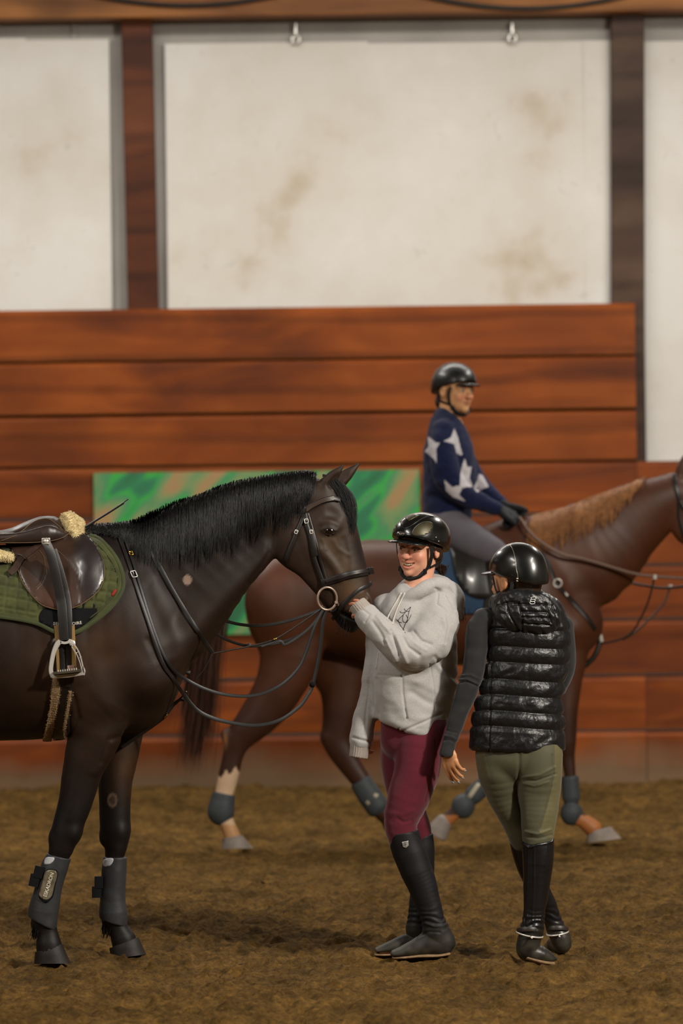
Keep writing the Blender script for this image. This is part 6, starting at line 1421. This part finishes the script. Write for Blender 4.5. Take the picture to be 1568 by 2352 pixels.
# base layer sleeves
M_base = mat('black_base_layer', '232325', .82, .3, bump=.35, bscale=600, bdist=.0008, sheen=.2)
s_ = Sculpt(VY, .0032)
s_.chain([(1112, 1424, -8, 29, 30), (1098, 1450, -12, 28, 28), (1093, 1495, -14, 26.5, 27), (1087, 1540, -16, 25.5, 26), (1071, 1590, -17, 24.5, 24), (1053, 1640, -18, 20.5, 21), (1039, 1682, -19, 18, 18), (1029, 1715, -20, 16.5, 18), (1026, 1731, -20, 18, 19)], k=.01)
s_.chain([(1290, 1440, 8, 27, 28), (1297, 1520, 34, 25, 25), (1280, 1578, 66, 21, 21), (1246, 1592, 104, 16, 17)], k=.01)
s_.cut(V3(1026, 1732, -20), np.array([-.05, 0, -1]), .004) if False else None
sfl = [([(1052, 1562), (1072, 1560), (1098, 1572)], 2.2, .004), ([(1052, 1568), (1074, 1566), (1100, 1578)], 2, -.004), ([(1060, 1552), (1080, 1550), (1104, 1562)], 2.5, .003), ([(1022, 1690), (1036, 1692), (1050, 1700)], 2.5, .003), ([(1020, 1700), (1034, 1700), (1048, 1708)], 2.5, -.003), ([(1026, 1678), (1040, 1682), (1054, 1684)], 2.5, -.002)]
def sl_d(v, n):
    u_, v_ = UV(v); d = vnoise(v, (.04, .04, .03), 61)*.0022
    for p_, w_, a_ in sfl: d += a_*np.exp(-(seg_dist(u_, v_, p_)/w_)**2)
    return d
s_.chain([(1027, 1722, -20, 14, 15), (1025, 1745, -20, 16, 17)], k=.003, mode='sub')
v, f, n = s_.build(1, sl_d); obj('base_layer', raw_mesh('base_layer', v, f), M_base, ves)
# padded vest
M_vest = mat('shiny_down_shell', '0f0f12', .40, .5, var=.1, vscale=30, bump=.5, bscale=90, bdist=.004, sheen=.05)
vv = Sculpt(VY, .0030)
vv.chain([(1204, 1392, 0, 58, 44), (1206, 1418, 0, 88, 58), (1211, 1450, 0, 97, 64), (1213, 1500, 0, 94, 62), (1205, 1550, 0, 92, 60), (1195, 1600, 0, 95, 63), (1190, 1650, 0, 105, 69), (1188, 1700, 0, 108, 72), (1188, 1740, 0, 108, 72)], k=.03)
vv.cut(V3(1188, 1721), np.array([-.02, 0, -1]), .012)
seams = [1446, 1487, 1523, 1563, 1599, 1636, 1672]
def curve_v(u, s0, i): return s0+2*np.sin((u-1200)/40)+ (u-1200)*.04*(1 if i > 2 else .6)
def vest_d(v, n):
    u_, v_ = UV(v); fr = np.where(n[:, 1] < .5, 1, 1); d = np.full(len(v), 1e9)
    zt = v_.copy()
    for i, s0 in enumerate(seams): d = np.minimum(d, np.abs(zt-curve_v(u_, s0, i)))
    puff = .011*(1-np.exp(-(d/7.5)))-.004
    puff = np.where(v_ < 1440, .004, puff); puff = np.where(v_ > 1680, np.minimum(puff, .005), puff)
    sd = np.abs(u_-(1126+(v_-1600)*-.02)); puff -= .006*np.exp(-(sd/2.4)**2)*(v_ > 1500)*(n[:, 1] < 0)
    th = (u_*.75+v_*.66)/11+vnoise(v, .05, 71)*1.6
    wr = .0016*np.sin(th*2.1)*np.clip(d/10, 0, 1)*(.4+.6*np.clip(vnoise(v, (.09, .09, .05), 72)+.5, 0, 1)); wr2 = .0014*np.sin((u_*.7-v_*.7)/6.5+vnoise(v, .04, 73)*2)*np.clip(vnoise(v, (.1, .1, .06), 74)+.2, 0, 1)
    return puff+wr+wr2+.0012*vnoise(v, (.012, .012, .02), 75)
v, f, n = vv.build(1, vest_d); obj('padded_vest', raw_mesh('padded_vest', v, f), M_vest, ves)
hh = Sculpt(VY, .0028)
hh.chain([(1150, 1384, -6, 22, 30), (1170, 1376, -40, 18, 22), (1205, 1374, -54, 18, 22), (1245, 1382, -44, 18, 22), (1264, 1398, -10, 20, 30), (1248, 1384, 34, 18, 20), (1200, 1372, 44, 18, 20), (1158, 1376, 26, 18, 20), (1150, 1384, -6, 22, 30)], k=.01)
hh.ell((1212, 1412, -52), (70, 30, 42), k=.02).ell((1170, 1402, -34), (38, 30, 34), k=.02, deg=-32).ell((1240, 1430, -46), (42, 26, 28), k=.02)
hlines = [([(1163, 1384), (1166, 1406), (1180, 1430), (1194, 1450)], 2.4, -.008), ([(1190, 1386), (1197, 1404), (1199, 1424), (1199, 1450)], 2.4, -.009), ([(1200, 1405), (1256, 1407)], 2.2, -.007), ([(1201, 1418), (1260, 1420)], 2.2, -.007), ([(1201, 1432), (1262, 1436)], 2.2, -.007),
          ([(1252, 1386), (1258, 1404), (1264, 1430)], 2.4, -.008), ([(1180, 1388), (1215, 1388), (1254, 1390)], 2, -.006), ([(1142, 1392), (1170, 1384), (1192, 1384)], 2, -.004), ([(1268, 1392), (1275, 1410), (1276, 1436)], 2, -.005)]
def hh_d(v, n):
    u_, v_ = UV(v); d = .004+vnoise(v, (.03, .03, .02), 81)*.003+.0012*vnoise(v, (.012, .012, .015), 82)+.0012*np.sin((u_-v_)/4+vnoise(v, .03, 83)*2)
    for p_, w_, a_ in hlines: d += a_*np.exp(-(seg_dist(u_, v_, p_)/w_)**2)*(n[:, 1] < .3)
    return d
v, f, n = hh.build(1, hh_d); o = obj('hood', raw_mesh('hood', v, f), M_vest, ves); HHB = BVHTree.FromPolygons([tuple(x) for x in v.tolist()], f.tolist())
M_logo = mat('white_logo', 'd8d8d8', .5)
for cx, cy in ((1224.5, 1374), (1223, 1379), (1222, 1384)):
    pts = [(cx+6*np.sign(math.cos(a))*abs(math.cos(a))**.5, cy+2.7*np.sign(math.sin(a))*abs(math.sin(a))**.6) for a in np.arange(17)/16*2*math.pi]
    L, N = lay(HHB, pts, .0015, 1, VY); L[:, 1] = L[:, 1].min()-.0005; mobj('logo', sweep(L, .0013), M_logo, ves)
# breeches
s_ = Sculpt(VY, .0034)
s_.chain([(1190, 1700, 0, 94, 64), (1191, 1735, 0, 96, 66)], k=.02)
s_.chain([(1238, 1735, -14, 54, 58), (1239, 1775, -18, 51, 58), (1238, 1820, -20, 49, 48), (1238, 1856, -24, 44, 44), (1236, 1893, -28, 40, 40), (1235, 1935, -30, 34, 36)], k=.008)
s_.chain([(1146, 1735, 4, 54, 56), (1146, 1772, 6, 49, 56), (1154, 1818, 14, 40, 44), (1168, 1856, 22, 33, 38), (1183, 1893, 30, 29, 33), (1198, 1935, 38, 26, 30)], k=.008)
blf = [([(1192, 1726), (1192, 1760), (1190, 1792)], 4, -.006), ([(1196, 1792), (1230, 1794), (1262, 1783), (1276, 1778)], 2.5, -.004), ([(1200, 1786), (1240, 1780), (1274, 1762)], 3, .003), ([(1268, 1735), (1272, 1780), (1256, 1850), (1240, 1905)], 2, -.003), ([(1205, 1910), (1235, 1916), (1265, 1905)], 3, .004), ([(1205, 1922), (1235, 1926), (1268, 1918)], 3, -.004), ([(1200, 1800), (1228, 1806), (1260, 1796)], 3, .0025)]
def bl_d(v, n):
    u_, v_ = UV(v); d = vnoise(v, (.05, .05, .05), 91)*.002
    for p_, w_, a_ in blf: d += a_*np.exp(-(seg_dist(u_, v_, p_)/w_)**2)*(n[:, 1] < .4)
    return d
v, f, n = s_.build(1, bl_d); u_, v_ = UV(v); c = np.tile(np.array(srgb('4c4a34')), (len(v), 1))
seat = in_poly(u_, v_, [(1273, 1700), (1274, 1780), (1258, 1850), (1238, 1912), (1300, 1940), (1320, 1700)]); c = mix(c, srgb('625c3c'), seat*.9); c = mix(c, srgb('5c5840'), in_poly(u_, v_, [(1085, 1720), (1112, 1725), (1130, 1800), (1175, 1920), (1150, 1920), (1085, 1760)])*.7)
obj('breeches', raw_mesh('breeches', v, f, c), mat('olive_breeches', '4c4a34', .68, .35, var=.08, vscale=30, attr=True, bump=.2, bscale=700, bdist=.0005, sheen=.15), ves)
M_bootv = mat('black_leather_boot', '121114', .36, .5, var=.15, vscale=20, bump=.12, bscale=150, attr=True, coat=.1)
seamf = [([(1208, 1950), (1207, 2030), (1204, 2110), (1206, 2138)], 1.8, -.003), ([(1213, 1950), (1212, 2030), (1210, 2110)], 1.6, .002), ([(1226, 1945), (1226, 2030), (1222, 2120)], 2, .003), ([(1256, 1940), (1248, 2040), (1240, 2120)], 1.8, .002), ([(1200, 1938), (1215, 1947), (1235, 1940), (1268, 1934)], 2.4, .005)]
o, sR = tallboot([(1236, 1905, -30, 36, 38), (1235, 1945, -30, 37, 39), (1235, 1980, -31, 35, 37), (1231, 2040, -32, 29.5, 31), (1227, 2090, -32, 25, 27), (1223, 2130, -32, 25, 27)],
    [(1220, 2140, -32, 27, 28), (1212, 2170, -32, 27, 28), (1214, 2184, -30, 25, 27), (1240, 2192, -24, 20, 26), (1262, 2201, -14, 13, 22), (1272, 2205, -10, 8, 15)], ((1236, 1926, -30), (-.08, -.28, 1)), VY, ves, zs=.004, folds_=seamf, m=M_bootv)
o2, sL = tallboot([(1194, 1905, 34, 27, 30), (1200, 1945, 46, 28, 31), (1214, 1990, 62, 28, 30), (1234, 2036, 82, 26, 27), (1256, 2080, 100, 22, 23), (1270, 2118, 110, 21, 22)],
    [(1276, 2134, 112, 22, 24), (1287, 2156, 108, 24, 24), (1290, 2170, 112, 21, 22), (1274, 2168, 150, 18, 20), (1262, 2170, 190, 10, 16)], ((1198, 1926, 38), (.1, -.2, 1)), VY, ves, zs=.004, m=M_bootv)
s_ = Sculpt(VY, .003); s_.chain([(1208, 2196, -30, 9, 25), (1236, 2205, -24, 8, 25), (1264, 2211, -14, 7, 22)], k=.004, sub=3); v, f, n = s_.build(1); obj('sole', raw_mesh('sole', v, f), M_sole, ves)
M_sstrap = mat('spur_leather', '2e2722', .45, .5)
for nm, cx, cy, w, r, tilt, bv in (('spur', 1216, 2146, -34, 29, .10, sR.bvh()), ('spur', 1280, 2143, 108, 24, -.08, sL.bvh())):
    t = thing(nm, '', 'spur', V3(cx, cy, w), 'spurs on the boots of the rider in the padded vest')
    pts = np.array([V3(cx+r*math.cos(a)*1.02, cy+tilt*r*math.cos(a)*2-5*math.sin(a), w+r*1.08*math.sin(a)) for a in np.linspace(-math.pi-.35, .35, 24)])
    mobj('spur_yoke', sweep(pts, .0034), M_steel, t); e = V3(cx+2, cy+5, w-r*1.08)
    mobj('spur_neck', sweep(np.array([e, e+[.004, -.022, -.004]]), .0034), M_steel, t)
    pts = np.array([V3(cx+r*math.cos(a)*1.0, cy-8+4*math.sin(a), w+r*1.02*math.sin(a)) for a in np.arange(28)/28*2*math.pi]); N = vnorm(pts-V3(cx, cy-8, w))
    autos(mobj('spur_strap', sweep(pts, .0085, .0022, N, closed=True), M_sstrap, t), 50)
    t['label'] = 'silver spur on the lower, nearer boot of the padded-vest rider' if r == 29 else 'silver spur on the farther boot of the padded-vest rider'
# ================================================================ light and camera
def area(name, loc, tgt, sx, sy, e, col=(1, .95, .88)):
    l = bpy.data.lights.new(name, 'AREA'); l.shape = 'RECTANGLE'; l.size = sx; l.size_y = sy; l.energy = e; l.color = col
    o = bpy.data.objects.new(name, l); COL.objects.link(o); o.location = loc
    o.rotation_euler = (Vector(tgt)-Vector(loc)).to_track_quat('-Z', 'Y').to_euler(); return o
for i, (x, y) in enumerate([(-3.5, 20), (3.5, 20), (-3.5, 11), (3.5, 11)]):
    area('strip_lamp', (x, y, 5.4), (x, y, 0), .5, 2.4, 140)
area('strip_lamp', (0, 21.0, 5.4), (0, 21.5, 0), 5, .4, 150)
area('high_lamp', (5.5, 8.5, 5.2), (0.4, 14.6, 1.2), .5, .5, 620, (1, .93, .82))
area('high_lamp', (-6, 7, 5.0), (0, 15, 1.0), 1.5, .6, 110, (1, .92, .8))
w = bpy.data.worlds.new('world'); sc.world = w; w.use_nodes = True
w.node_tree.nodes['Background'].inputs[0].default_value = (1, .9, .78, 1); w.node_tree.nodes['Background'].inputs[1].default_value = .05
cam = bpy.data.cameras.new('camera'); co = bpy.data.objects.new('camera', cam); COL.objects.link(co)
cam.sensor_fit = 'VERTICAL'; cam.sensor_height = 36; cam.sensor_width = 24; cam.lens = F/2352*36
co.location = (0, 0, CH); co.rotation_euler = (Matrix.Rotation(TH, 4, 'Y')@Matrix.Rotation(math.pi/2, 4, 'X')).to_euler()
cam.dof.use_dof = True; cam.dof.focus_distance = 14.4; cam.dof.aperture_fstop = 2.6
cam.clip_end = 100; sc.camera = co
sc.view_settings.view_transform = 'Standard'; sc.view_settings.look = 'None'; sc.view_settings.gamma = 1; sc.view_settings.exposure = .12
